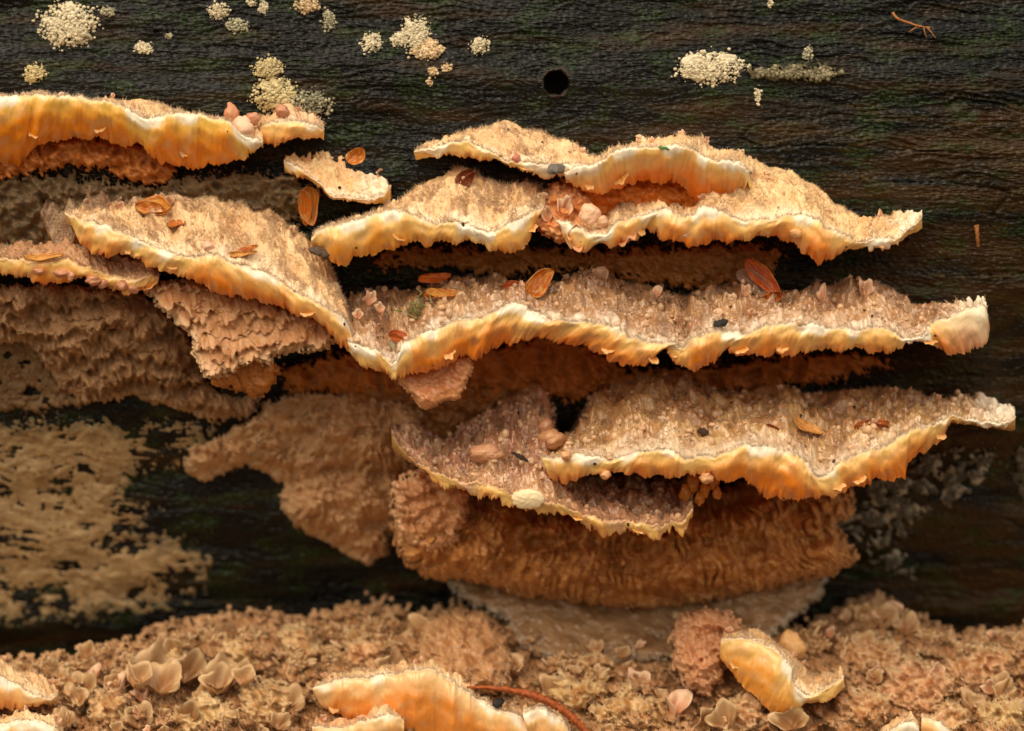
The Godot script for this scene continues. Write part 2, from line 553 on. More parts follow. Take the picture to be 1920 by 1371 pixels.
	scatter("fringe", hair_mesh, M.hair, fx, fc, root)
	# matted hairs and wet granules over the upper surface
	var dens: float = o.get("hair", 1.0)
	if dens > 0.0:
		hairs(root, cpos, nu, nring, nc, dens, o.get("hair_len", 11.0) * 0.75, tan_, sd, o.get("gran", 0.35), o.get("white_end", 0.0))
	# thin jelly flakes standing on the top and small lobes hanging from the lip
	var big_: float = st.len
	for k in int(o.get("flakes", 1.0) * big_ / 55.0):
		var i := rng.randi_range(3, nu - 4)
		var j := int(lerpf(1.0, nc * 0.75, pow(rng.randf(), 1.6)))
		var q := cpos[i * nring + j]
		var wd := q / S
		lobe(root, "flake", q, rng.randf_range(6.0, 15.0), rng.randf_range(8.0, 17.0), Vector3(rng.randf_range(-0.9, 0.2), rng.randf_range(-0.8, 0.8), rng.randf_range(-0.8, 0.8)), rng.randi() % 3 + 3)
	for k in int(o.get("lips", 1.0) * big_ / 200.0):
		var i := rng.randi_range(3, nu - 4)
		var l: Vector3 = lp[i]; var m: Vector3 = mp[i]
		var h := Vector2(l.x - m.x, l.y - m.y).length()
		if h < 16.0: continue
		var q := m.lerp(l, 0.62)
		lobe(root, "lip_lobe", P(q.x, q.y, q.z - 1.0), rng.randf_range(13.0, 26.0), minf(h * 0.5, 26.0) * rng.randf_range(0.8, 1.15), Vector3(rng.randf_range(-0.45, -0.05), rng.randf_range(-0.3, 0.3), PI + rng.randf_range(-0.4, 0.4)), rng.randi() % 3, null, 0.22)
	return root

var lobes := []
func lobe(root: Node3D, called: String, at: Vector3, rx: float, ry: float, turn: Vector3, kind: int, m: Material = null, flat := 0.5) -> void:
	if lobes.is_empty():
		for k in 3: lobes.append(lobe_mesh(k * 17.3 + 2.0, lin(0.88, 0.56, 0.24), lin(0.94, 0.72, 0.44), [1.0, 1.2, 1.5][k], 0.7))
		for k in 3: lobes.append(lobe_mesh(k * 13.1 + 61.0, lin(0.82, 0.56, 0.40), lin(0.92, 0.77, 0.64), [0.8, 1.1, 1.3][k], 0.8))
		for k in 3: lobes.append(lobe_mesh(k * 11.7 + 131.0, lin(0.64, 0.44, 0.26), lin(0.80, 0.66, 0.49), [1.1, 1.4, 1.6][k], 0.9))
		lobes.append(lobe_mesh(211.0, lin(0.88, 0.56, 0.33), lin(0.90, 0.64, 0.46), 1.3, 0.9))
	var x := put(called, lobes[kind], m if m else M.lobe, root)
	x.transform = Transform3D(Basis.from_euler(turn) * Basis.from_scale(Vector3(rx, ry, (rx + ry) * flat) * S), at)

func hairs(root: Node3D, cpos: PackedVector3Array, nu: int, nring: int, nc: int, dens: float, hl: float, tan_: Color, sd: float, gran: float, wend: float) -> void:
	var xf := []; var cols := PackedColorArray(); var bx := []; var bc := PackedColorArray()
	var tip := lin(0.99, 0.94, 0.85)
	for i in range(1, nu - 1):
		for j in range(1, nc - 1):
			var a := cpos[i * nring + j]
			var e1 := cpos[(i + 1) * nring + j] - a
			var e2 := cpos[i * nring + j + 1] - a
			var n := e1.cross(e2)
			var area := n.length() / (S * S)
			if n.y < 0.0: n = -n
			n = n.normalized()
			var tuft := fn.get_noise_2d(i / 12.0 + sd, j / 7.0 + 30.0)
			var want := area * 0.075 * dens * clampf(0.75 + tuft * 1.8, 0.0, 2.2)
			want = minf(want * clampf(0.75 + 2.0 * f1.get_noise_2d(i / 34.0 + sd, j / 16.0 + 70.0), 0.12, 1.5), 3.0)
			if rng.randf() < wend * clampf((i - nu + 36.0) / 24.0, 0.0, 0.92): continue
			var c := int(want) + (1 if rng.randf() < want - int(want) else 0)
			for k in c:
				var p := a + e1 * rng.randf() + e2 * rng.randf()
				var swirl := f1.get_noise_2d(i / 20.0 + sd, j / 14.0) * 2.5
				var dir := (n * 0.7 + Vector3(sin(swirl) * 0.55, 0.35, 0.35 * cos(swirl)) + Vector3(rng.randfn() * 0.35, rng.randfn() * 0.3, rng.randfn() * 0.35)).normalized()
				var ln := hl * (0.45 + 0.9 * rng.randf() * rng.randf() + maxf(0.0, tuft) * 0.9) * S
				var rad := (0.55 + 0.45 * rng.randf()) * S
				var x := dir.cross(Vector3(rng.randf() - 0.5, 0.3, rng.randf() - 0.5)).normalized()
				var z := x.cross(dir)
				xf.append(Transform3D(x * rad, dir * ln, z * rad, p - dir * ln * 0.15))
				cols.append(vary(tan_.lerp(tip, (0.35 if gran < 0.8 else 0.12) + rng.randf() * 0.55), rng.randf_range(-0.1, 0.08)))
			if rng.randf() < area * 0.009 * gran * clampf(0.35 + 2.4 * fn.get_noise_2d(i / 16.0 + sd, j / 9.0 - 40.0), 0.0, 1.6):
				var p := a + e1 * rng.randf() + e2 * rng.randf()
				var r := (1.1 + (3.2 if gran < 0.8 else 6.5) * pow(rng.randf(), 7.0)) * S
				bx.append(Transform3D(Basis.from_euler(Vector3(rng.randf() * 6, rng.randf() * 6, 0)).scaled(Vector3(1, rng.randf_range(0.6, 1.3), 1) * r), p + n * r * 0.3))
				bc.append(vary(lin(0.93, 0.78, 0.62), rng.randf_range(-0.25, 0.1)))
	scatter("hairs", hair_mesh, M.hair, xf, cols, root)
	scatter("wet_granules", bead_mesh, M.bead, bx, bc, root)

func bead(root: Node3D, called: String, px: float, py: float, z: float, rx: float, ry: float, c: Color, pt := 0.0, tilt := 0.0) -> void:
	# a soft jelly knob; pt stretches its tip upward
	var pos := PackedVector3Array(); var col := PackedColorArray()
	var q := rng.randf() * 50.0
	for i in 15:
		var a := PI * (0.01 + 0.98 * i / 14.0)
		for j in 18:
			var b := TAU * j / 18.0
			var v := Vector3(sin(a) * cos(b), cos(a), sin(a) * sin(b))
			var k := 1.0 + 0.42 * fn.get_noise_3d(v.x * 0.8 + q, v.y * 0.8, v.z * 0.8)
			if v.y > 0.0: v = Vector3(v.x * (1.0 - pt * v.y * 0.75), v.y * (1.0 + pt), v.z * (1.0 - pt * v.y * 0.75))
			v = v.rotated(Vector3(0, 0, 1), tilt) * k
			pos.append(P(px + v.x * rx, py - v.y * ry, z + v.z * rx * 0.9))
			col.append(vary(c, 0.25 * fn.get_noise_3d(v.x * 2.0, v.y * 2.0 + q, v.z * 2.0)))
	put(called, make_mesh(pos, col, grid_idx(15, 18, true, true)), M.jelly if rx > 16.0 else M.bead, root)

func build_brackets() -> void:
	var b: Node3D
	b = bracket("bracket_fungus", "long orange bracket at the top left edge, seen from below with a thin white rim", [
		-420,215,-430,224,-425,232, -380,210,-370,206,-370,270, -260,206,-260,196,-260,310, -150,205,-150,190,-150,300, -60,200,-60,186,-60,305, 0,194,0,183,-2,303, 37,190,37,179,32,313, 67,186,70,176,50,290, 104,190,104,180,82,266, 148,192,148,183,148,256,
		188,196,188,188,193,258, 222,190,215,195,215,268, 245,188,235,204,236,270, 270,186,256,216,262,268, 300,190,279,223,276,284, 318,200,302,218,302,302, 342,218,332,211,340,309,
		370,222,362,214,360,315, 400,228,396,221,398,306, 432,226,433,231,436,302, 458,222,452,252,462,293, 484,232,482,262,479,279, 494,250,493,266,492,272],
		[60, 110, 110, 120, 115, 105, 110, 112, 85], {"white": 0.75, "folds": 1.6, "hair": 0.9, "arch": 0.06, "lzk": 0.55, "pale": lin(1.0, 0.82, 0.40), "deep": lin(0.98, 0.58, 0.10), "lumpy": 0.6})
	bead(b, "jelly_knob", 434, 214, 80, 15, 16, lin(0.86, 0.60, 0.44), 0.3, 0.3)
	bead(b, "jelly_knob", 455, 238, 84, 20, 22, lin(0.93, 0.74, 0.62))
	b = bracket("bracket_fungus", "short orange bracket with two pink knobs, right behind the tip of the top left bracket", [
		478,222,486,236,490,266, 500,212,512,228,512,270, 535,206,545,228,532,268, 565,212,574,230,560,257, 590,220,597,237,590,260, 606,234,608,244,604,251],
		[60, 75, 78, 60], {"white": 0.2, "arch": 0.2, "tan": lin(0.92, 0.76, 0.6)})
	bead(b, "jelly_knob", 474, 224, 70, 15, 13, lin(0.86, 0.62, 0.48))
	bead(b, "jelly_knob", 528, 208, 62, 13, 12, lin(0.84, 0.6, 0.46))
	bracket("bracket_fungus", "pale cream flap of fungus hanging alone on dark wood, white at its right edge", [
		538,296,532,300,534,322, 556,288,552,312,554,330, 580,280,576,326,578,334, 600,270,600,345,602,352, 620,272,618,366,620,370, 650,292,645,370,646,374, 678,310,674,371,674,375, 702,322,700,372,700,376, 722,336,716,366,716,369, 735,348,731,351,731,353],
		[30, 45, 60, 55, 40], {"white": 0.5, "hair": 0.06, "gran": 0.3, "white_end": 0.9, "arch": 0.0, "tan": lin(0.96, 0.84, 0.62), "pink": lin(0.94, 0.74, 0.54), "mw": 0.7})
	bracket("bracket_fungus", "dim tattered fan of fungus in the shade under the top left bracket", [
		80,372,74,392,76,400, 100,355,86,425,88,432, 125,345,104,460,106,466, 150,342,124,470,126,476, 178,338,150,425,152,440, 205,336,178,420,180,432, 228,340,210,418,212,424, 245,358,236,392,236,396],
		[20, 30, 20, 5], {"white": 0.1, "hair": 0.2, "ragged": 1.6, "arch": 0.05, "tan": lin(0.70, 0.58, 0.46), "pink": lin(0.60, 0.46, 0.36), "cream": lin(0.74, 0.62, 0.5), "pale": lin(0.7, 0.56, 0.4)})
	b = bracket("bracket_fungus", "broad bracket slanting down to the right, hairy on top with two seed scales", [
		140,402,121,398,127,410, 165,402,146,411,144,440, 200,392,178,421,165,468, 222,380,222,432,200,478, 248,370,254,449,236,474, 275,364,294,468,278,496, 320,360,334,478,322,508,
		365,362,366,483,362,525, 410,362,402,478,409,548, 450,372,434,493,450,555, 490,385,480,507,497,565, 530,405,512,519,530,576, 560,430,552,546,552,588, 590,458,583,560,592,598,
		612,490,612,576,617,620, 628,525,640,592,638,648, 640,556,654,612,650,655, 648,580,660,634,655,655],
		[95, 125, 130, 140, 145, 140, 120], {"white": 0.55, "arch": 0.16, "hair": 1.25, "hair_len": 13.0})
	bead(b, "jelly_knob", 390, 462, 130, 11, 10, lin(0.94, 0.78, 0.66))
	for k in 14:
		var q := P(205 + k * 13 + rng.randf() * 10, 398 - 16 * sin(k * 0.24) + rng.randf() * 14, 10 + rng.randf() * 40)
		lobe(b, "ragged_lobe", q, rng.randf_range(10, 24), rng.randf_range(14, 30), Vector3(-0.2, rng.randf() - 0.5, rng.randf_range(-0.7, 0.7)), 3 + k % 3)
	b = bracket("bracket_fungus", "low pinkish bracket at the left edge with an uneven glassy rim", [
		-260,475,-262,484,-258,490, -200,468,-200,490,-200,518, -100,465,-100,488,-100,520, -30,463,-30,486,-30,512, 0,462,0,482,0,510, 30,455,40,487,35,515, 70,448,80,486,70,525, 115,443,125,486,120,530, 150,440,165,500,160,522, 190,452,210,514,195,541, 230,470,245,521,235,548, 265,485,282,517,270,545, 290,498,298,518,296,530],
		[10, 40, 60, 75, 80, 70], {"white": 0.15, "hair": 0.6, "arch": 0.1, "tan": lin(0.82, 0.65, 0.48), "pink": lin(0.76, 0.56, 0.41), "cream": lin(0.9, 0.74, 0.58), "ragged": 1.3})
	for k in 7:
		bead(b, "jelly_knob", 70 + k * 30 + rng.randf() * 16, 508 + k * 4 + rng.randf() * 14, 70 + rng.randf() * 14, 8 + rng.randf() * 9, 6 + rng.randf() * 6, lin(0.86, 0.62, 0.48))
	b = bracket("bracket_fungus", "small humped hairy bracket with a pale grey left tip, highest of the centre brackets", [
		790,277,776,283,781,288, 814,265,808,280,812,290, 836,258,832,272,832,291, 856,254,850,266,855,291, 888,242,878,265,880,295, 915,232,908,281,906,300, 940,224,932,292,930,301, 965,226,954,305,954,309,
		985,236,978,305,974,315, 1004,242,1008,304,1000,327, 1036,254,1036,312,1030,330, 1072,262,1068,311,1060,327, 1096,279,1096,309,1090,318, 1118,302,1120,309,1118,314],
		[40, 60, 75, 80, 85, 80, 60], {"white": 0.55, "arch": 0.1, "hair": 1.2, "lumpy": 0.8})
	bead(b, "pink_spot", 968, 298, 82, 9, 9, lin(0.82, 0.5, 0.42))
	b = bracket("bracket_fungus", "orange hood with a deep hollow beneath it, in the middle of the second tier", [
		1072,318,1058,323,1062,337, 1095,306,1089,312,1089,352, 1120,304,1118,309,1120,361, 1138,295,1133,300,1145,358, 1150,286,1146,288,1160,352, 1180,275,1178,279,1178,345, 1215,268,1208,277,1208,338,
		1245,262,1239,276,1241,342, 1285,260,1270,275,1262,336, 1318,264,1297,281,1278,350, 1340,275,1316,292,1308,372, 1368,285,1337,301,1335,385, 1395,295,1355,300,1352,382, 1415,305,1385,303,1366,378, 1425,325,1403,318,1380,365, 1424,345,1402,338,1396,356],
		[100, 125, 130, 125, 120, 110, 90], {"white": 0.7, "arch": 0.12, "lzk": 0.85, "folds": 1.2, "rise": 30.0})
	bracket("bracket_fungus", "bracket in the second tier with a furry grey-tan dome and a long yellow left lip", [
		598,440,583,447,586,458, 610,434,598,431,607,468, 640,427,628,424,634,500, 680,418,672,414,672,477, 710,404,703,401,705,474, 745,388,737,394,747,462, 770,366,763,400,765,454, 792,346,787,407,788,454,
		818,328,812,418,810,461, 835,320,830,419,822,448, 852,314,850,419,843,457, 885,318,872,421,872,449, 910,330,895,429,900,453, 930,337,925,436,925,469, 960,336,945,428,951,469, 985,336,963,415,980,468, 1008,345,988,402,992,448, 1032,362,1018,391,1012,405],
		[115, 130, 140, 135, 130, 125, 90], {"white": 0.85, "arch": 0.16, "hair": 1.5, "hair_len": 14.0, "deep": lin(0.99, 0.65, 0.22), "mw": 1.35})
	b = bracket("bracket_fungus", "small boat shaped white rimmed bracket holding a clear jelly bead", [
		1052,408,1043,412,1050,424, 1066,404,1066,418,1058,448, 1085,402,1085,429,1078,464, 1105,400,1110,437,1096,471, 1125,400,1136,442,1120,457, 1145,391,1149,424,1150,461, 1165,386,1165,416,1170,453, 1190,380,1190,408,1195,446, 1212,375,1218,400,1208,432, 1235,380,1249,391,1226,404],
		[100, 135, 145, 140, 110], {"white": 0.95, "hair": 0.6, "arch": 0.0, "mw": 1.5, "pinkish": 1.8})
	bead(b, "jelly_bead", 1107, 402, 118, 20, 20, lin(0.93, 0.74, 0.60))
	bead(b, "jelly_bead", 1130, 415, 126, 11, 10, lin(0.93, 0.76, 0.62))
	lobe(b, "jelly_lobe", P(1052, 408, 72), 24, 52, Vector3(0, 0.3, -0.15), 5)
	lobe(b, "jelly_lobe", P(1030, 418, 80), 22, 36, Vector3(0, -0.2, 0.2), 4)
	lobe(b, "jelly_lobe", P(1085, 425, 110), 36, 52, Vector3(-0.2, 0.1, PI), 9)
	lobe(b, "jelly_lobe", P(1172, 415, 110), 40, 52, Vector3(-0.2, -0.1, PI), 9)
	bead(b, "jelly_lobe", 1345, 377, 76, 13, 11, lin(0.88, 0.66, 0.52))
	b = bracket("bracket_fungus", "large bracket ending the second tier, sloping to a white upturned right tip", [
		1216,386,1214,402,1212,425, 1245,381,1250,393,1239,444, 1275,386,1280,406,1268,451, 1300,380,1300,402,1299,461, 1322,366,1314,390,1318,459, 1345,345,1334,392,1334,452, 1378,318,1370,407,1370,452, 1412,293,1412,413,1404,447,
		1435,308,1450,411,1430,439, 1475,313,1482,402,1462,445, 1500,330,1508,404,1492,459, 1523,340,1530,411,1510,476, 1548,362,1545,425,1530,492, 1562,374,1569,431,1548,490, 1580,386,1592,441,1574,476, 1600,397,1605,455,1594,464,
		1620,404,1624,456,1618,466, 1640,405,1640,447,1640,467, 1665,401,1662,446,1665,462, 1690,397,1682,451,1682,455, 1712,392,1703,430,1704,433, 1730,400,1728,408,1728,410],
		[115, 130, 130, 125, 120, 105, 80, 60], {"white": 0.6, "arch": 0.06, "hair": 1.1, "hair_len": 8.0, "ragged": 1.2, "tan": lin(0.94, 0.81, 0.61), "white_end": 1.0})
	bead(b, "jelly_knob", 1288, 438, 124, 9, 9, lin(0.95, 0.82, 0.7))
	bead(b, "jelly_knob", 1492, 437, 118, 14, 10, lin(0.95, 0.74, 0.5))
	b = bracket("bracket_fungus", "longest bracket across the third tier, waved rim and a wet pinkish top with debris", [
		645,562,652,640,652,655, 660,556,672,648,682,686, 690,546,704,656,714,694, 715,542,735,683,734,706, 740,545,754,650,755,702, 765,545,776,635,790,697, 800,540,806,619,820,690, 840,528,848,604,852,673,
		870,522,882,597,876,661, 900,518,915,590,898,671, 930,520,942,575,912,658, 965,535,984,572,942,645, 1000,540,1002,588,978,638, 1040,528,1038,599,1012,629, 1075,512,1085,603,1045,637, 1100,503,1114,606,1072,648,
		1125,500,1140,610,1100,642, 1150,522,1163,620,1128,660, 1180,530,1182,631,1148,678, 1210,530,1212,640,1180,684, 1235,540,1244,642,1214,683, 1262,552,1266,646,1242,652, 1285,550,1282,655,1272,679, 1310,545,1300,632,1304,690,
		1345,532,1347,621,1340,675, 1380,525,1391,627,1362,656, 1420,530,1428,615,1415,667, 1460,542,1461,605,1450,664, 1500,544,1510,608,1488,665, 1530,530,1548,613,1532,651, 1560,535,1580,618,1568,656, 1590,524,1610,620,1600,653,
		1612,518,1640,612,1645,662, 1650,535,1674,621,1672,663, 1690,560,1694,634,1698,643, 1715,568,1726,634,1730,640, 1745,574,1742,614,1760,650, 1770,574,1757,602,1785,668, 1800,573,1803,585,1818,655, 1830,571,1840,575,1850,637, 1843,572,1851,582,1856,618],
		[135, 150, 155, 150, 145, 145, 150, 150, 140, 125, 80], {"white": 0.5, "arch": 0.12, "hair": 0.36, "hair_len": 13.0, "flakes": 1.8, "tan": lin(0.78, 0.61, 0.44), "pink": lin(0.65, 0.46, 0.32), "ragged": 1.3, "lumpy": 1.4, "wet": 1, "white_end": 1.0, "gran": 0.81})
	sheet(b, "hanging_lobe", [742,694, 770,680, 820,672, 876,668, 884,690, 874,716, 862,744, 835,750, 796,768, 768,734, 752,716],
		{"a": lin(0.86, 0.60, 0.42), "b": lin(0.78, 0.48, 0.28), "rim": lin(0.90, 0.66, 0.46), "zy": [[660.0, 84.0], [770.0, 92.0]], "thick": 15.0, "edge": 9.0, "ragged": 4.0, "lump": 7.0, "big": 14.0, "m": M.smooth, "step": 2.4})
	for q in [[690, 575, 22, 34], [715, 590, 18, 26], [672, 600, 16, 24], [1545, 572, 26, 40], [1230, 560, 22, 24], [1365, 580, 26, 34], [1395, 560, 20, 30], [1340, 600, 22, 22], [1470, 600, 16, 20], [1620, 560, 30, 40], [1120, 545, 40, 44], [1010, 600, 16, 20]]:
		lobe(b, "flake", P(q[0], q[1], 20 + clampf((q[1] - 540) * 1.2, 0, 90)), q[2], q[3], Vector3(-0.35, rng.randf_range(-0.5, 0.5), rng.randf_range(-0.4, 0.4)), 3 + rng.randi() % 3)
	b = bracket("bracket_fungus", "thin wet pinkish bracket left of the golden dome, with a glassy ragged rim", [
		736,800,734,812,737,816, 760,798,755,845,758,850, 790,795,785,868,788,878, 840,826,826,892,829,908, 870,788,870,903,878,922, 915,762,918,908,912,932, 950,740,950,922,945,936, 985,715,985,932,990,955, 1022,710,1020,938,1022,957,
		1044,790,1040,942,1044,958, 1058,850,1062,950,1072,968, 1085,880,1095,962,1098,982, 1130,886,1130,975,1130,1000, 1170,890,1165,975,1165,992, 1205,892,1205,984,1207,1002, 1240,894,1238,985,1238,1003, 1265,896,1262,978,1262,990, 1285,902,1284,972,1284,995, 1296,915,1299,952,1300,962],
		[20, 60, 100, 115, 115, 110, 105, 95], {"white": 0.05, "hair": 0.35, "hair_len": 11.0, "arch": 0.08, "flakes": 1.8, "tan": lin(0.75, 0.58, 0.43), "pink": lin(0.68, 0.46, 0.35), "cream": lin(0.9, 0.72, 0.56), "ragged": 1.7, "lumpy": 1.5, "wet": 1, "gran": 0.9})
	bead(b, "jelly_knob", 1034, 824, 24, 25, 20, lin(0.84, 0.63, 0.46))
	bead(b, "jelly_knob", 914, 850, 36, 30, 18, lin(0.82, 0.61, 0.46))
	bead(b, "jelly_knob", 1022, 800, 12, 15, 16, lin(0.78, 0.56, 0.42))
	disc(b)
	b = bracket("bracket_fungus", "wide fourth tier bracket with a golden furry dome and a pale feathered right tip", [
		1042,845,1016,858,1030,895, 1060,830,1045,857,1050,903, 1075,800,1080,852,1080,901, 1090,770,1110,855,1098,887, 1112,738,1145,862,1130,884, 1150,720,1184,853,1165,884, 1195,704,1212,845,1204,890, 1240,697,1255,842,1250,890,
		1285,702,1284,860,1285,891, 1320,718,1328,857,1325,887, 1350,732,1366,849,1358,902, 1385,735,1394,834,1388,894, 1415,728,1428,839,1415,909, 1445,720,1466,846,1435,928, 1480,725,1496,853,1470,934, 1515,735,1515,872,1508,936,
		1550,732,1530,893,1545,928, 1585,728,1556,885,1568,926, 1615,727,1577,865,1590,912, 1640,726,1603,856,1618,911, 1665,727,1642,843,1643,894, 1690,729,1676,826,1694,893, 1715,735,1713,806,1704,862, 1740,745,1745,798,1732,846,
		1765,752,1770,787,1768,819, 1785,748,1786,782,1784,792, 1810,743,1825,790,1825,794, 1845,742,1862,795,1862,798, 1880,762,1886,793,1886,796, 1902,777,1904,783,1904,785],
		[125, 145, 155, 155, 150, 140, 110, 60, 30], {"white": 0.45, "arch": 0.14, "hair": 0.6, "hair_len": 9.0, "tan": lin(0.81, 0.65, 0.44), "pink": lin(0.68, 0.49, 0.33), "ragged": 1.2, "lumpy": 1.2, "wet": 1, "white_end": 1.0, "gran": 0.9})
	for q in [[1061, 852, 11], [1136, 889, 10], [1325, 895, 13]]:
		bead(b, "jelly_knob", q[0], q[1] + 2, 140, q[2], q[2] * 0.8, lin(0.92, 0.70, 0.50))
	# the bottom of the picture
	var low := "small bracket fungi on the pale mat at the foot of the log"
	bracket("bracket_fungus", "white lipped small bracket at the lower left edge over an orange hollow", [
		-170,1240,-172,1256,-168,1290, -60,1232,-60,1260,-60,1330, 0,1244,0,1270,0,1328, 30,1254,35,1287,30,1330, 60,1264,66,1306,60,1325, 90,1278,98,1309,95,1315, 107,1288,109,1299,108,1303], [10, 10, 5, -10], {"white": 0.95, "hair": 0.5, "bz": -70.0, "pale": lin(0.99, 0.83, 0.58), "deep": lin(0.95, 0.60, 0.26), "group": low, "mw": 1.6})
	bracket("bracket_fungus", "rounded white rimmed bracket cut off by the lower left corner", [
		-130,1372,-132,1384,-128,1396, -60,1350,-60,1365,-60,1430, 0,1346,0,1360,0,1430, 30,1340,35,1352,30,1440, 70,1342,72,1353,70,1440, 100,1352,104,1364,100,1425, 118,1368,120,1380,120,1392], [60, 70, 60], {"white": 0.9, "hair": 0.4, "bz": 0.0, "pale": lin(0.99, 0.83, 0.58), "deep": lin(0.95, 0.60, 0.26), "group": low})
	bracket("bracket_fungus", "wide orange bracket at the bottom centre with a frilled pale rim", [
		602,1284,586,1290,600,1320, 640,1264,640,1276,640,1345, 680,1260,680,1273,675,1372, 720,1250,720,1267,715,1386, 765,1244,765,1258,760,1402, 800,1243,800,1256,800,1422, 840,1258,840,1272,840,1432, 870,1278,870,1294,870,1432, 900,1300,900,1316,905,1432, 950,1320,952,1334,950,1440, 990,1345,990,1356,985,1440, 1012,1372,1010,1385,1005,1440],
		[0, 25, 40, 40, 40, 30], {"white": 0.35, "hair": 0.8, "bz": -70.0, "pale": lin(0.99, 0.83, 0.58), "deep": lin(0.95, 0.60, 0.26), "group": low, "ragged": 1.5})
	bracket("bracket_fungus", "glassy tan lip in front of the left half of the bottom centre bracket", [
		595,1350,585,1362,590,1402, 640,1354,640,1364,640,1422, 700,1334,700,1346,700,1422, 738,1328,744,1340,745,1402, 755,1344,758,1353,757,1382], [60, 75, 70], {"white": 0.3, "hair": 0.3, "bz": 20.0, "pale": lin(0.99, 0.83, 0.58), "deep": lin(0.95, 0.60, 0.26), "group": low, "tan": lin(0.86, 0.66, 0.48)})
	bracket("bracket_fungus", "toothed cream flap beside the curved brown strip at the bottom", [
		988,1330,980,1336,990,1382, 1016,1318,1020,1328,1015,1424, 1045,1337,1050,1350,1045,1424, 1068,1362,1070,1375,1068,1412], [40, 55, 45], {"white": 0.9, "hair": 0.3, "bz": 0.0, "pale": lin(0.99, 0.83, 0.58), "deep": lin(0.95, 0.60, 0.26), "group": low, "ragged": 1.8, "mw": 1.8})
	bracket("bracket_fungus", "tilted tongue shaped orange bracket with a rolled white edge, lower right", [
		1358,1184,1352,1200,1350,1232, 1395,1183,1393,1198,1372,1258, 1430,1191,1432,1208,1392,1284, 1465,1210,1463,1229,1418,1308, 1492,1232,1484,1252,1442,1332, 1507,1250,1486,1272,1470,1340, 1517,1266,1494,1292,1490,1330, 1530,1268,1512,1304,1510,1318, 1547,1262,1534,1299,1540,1316, 1566,1260,1561,1285,1565,1306, 1581,1262,1582,1269,1583,1288],
		[-20, 20, 40, 45, 40, 20], {"white": 0.9, "hair": 0.7, "bz": -80.0, "group": low, "deep": lin(0.97, 0.66, 0.28), "folds": 1.5, "ragged": 0.6, "mw": 1.7})
	bracket("bracket_fungus", "white edged flap cut by the bottom edge at the lower right", [
		1650,1366,1652,1378,1650,1410, 1690,1345,1692,1358,1690,1405, 1712,1342,1715,1356,1712,1395, 1724,1356,1724,1366,1722,1390], [50, 60, 50], {"white": 1.0, "hair": 0.3, "bz": 0.0, "pale": lin(0.99, 0.83, 0.58), "deep": lin(0.95, 0.60, 0.26), "group": low, "mw": 1.8})
	bracket("bracket_fungus", "orange edged flap right of the white edged flap at the bottom edge", [
		1728,1338,1728,1346,1726,1400, 1760,1350,1762,1358,1760,1412, 1790,1374,1790,1382,1786,1412], [45, 55, 45], {"white": 0.6, "hair": 0.3, "bz": 0.0, "pale": lin(0.99, 0.83, 0.58), "deep": lin(0.95, 0.60, 0.26), "group": low})

func disc(root: Node3D) -> void:
	# a thin bleached scale stuck to the rim
	var pos := PackedVector3Array(); var col := PackedColorArray()
	for side in 2:
		for i in 8:
			for j in 36:
				var a := TAU * j / 36.0
				var q := float(i) / 7.0 if side == 0 else 1.0 - float(i) / 7.0
				var r := q * (1.0 + 0.10 * f1.get_noise_1d(a * 2.0) * q + 0.05 * f1.get_noise_2d(cos(a) * 5.0, sin(a) * 5.0))
				var x := 990.0 + cos(a) * 31.0 * r; var y := 936.0 + sin(a) * 19.0 * r
				pos.append(P(x, y, 130.0 + 7.0 * (1.0 - r * r) - 10.0 * sin(a) * r * 0.4 + 0.8 * f1.get_noise_2d(x / 8.0, y / 8.0) - 3.0 * side))
				col.append(vary(lin(0.97, 0.88, 0.72), 0.1 * f1.get_noise_2d(x / 5.0, y / 5.0)))
	put("bleached_scale", make_mesh(pos, col, grid_idx(16, 36, true)), M.margin, root)

# ------------------------------------------------------------------ crusts and folded sheets lying on the wood
func pdist(p: Vector2, poly: PackedVector2Array) -> float:
	var d := 1e9
	var n := poly.size()
	for i in n:
		var a := poly[i]; var e := poly[(i + 1) % n] - a
		var w := p - a
		var t := clampf(w.dot(e) / e.length_squared(), 0.0, 1.0)
		d = minf(d, (w - e * t).length_squared())
	d = sqrt(d)
	return d if Geometry2D.is_point_in_polygon(p, poly) else -d

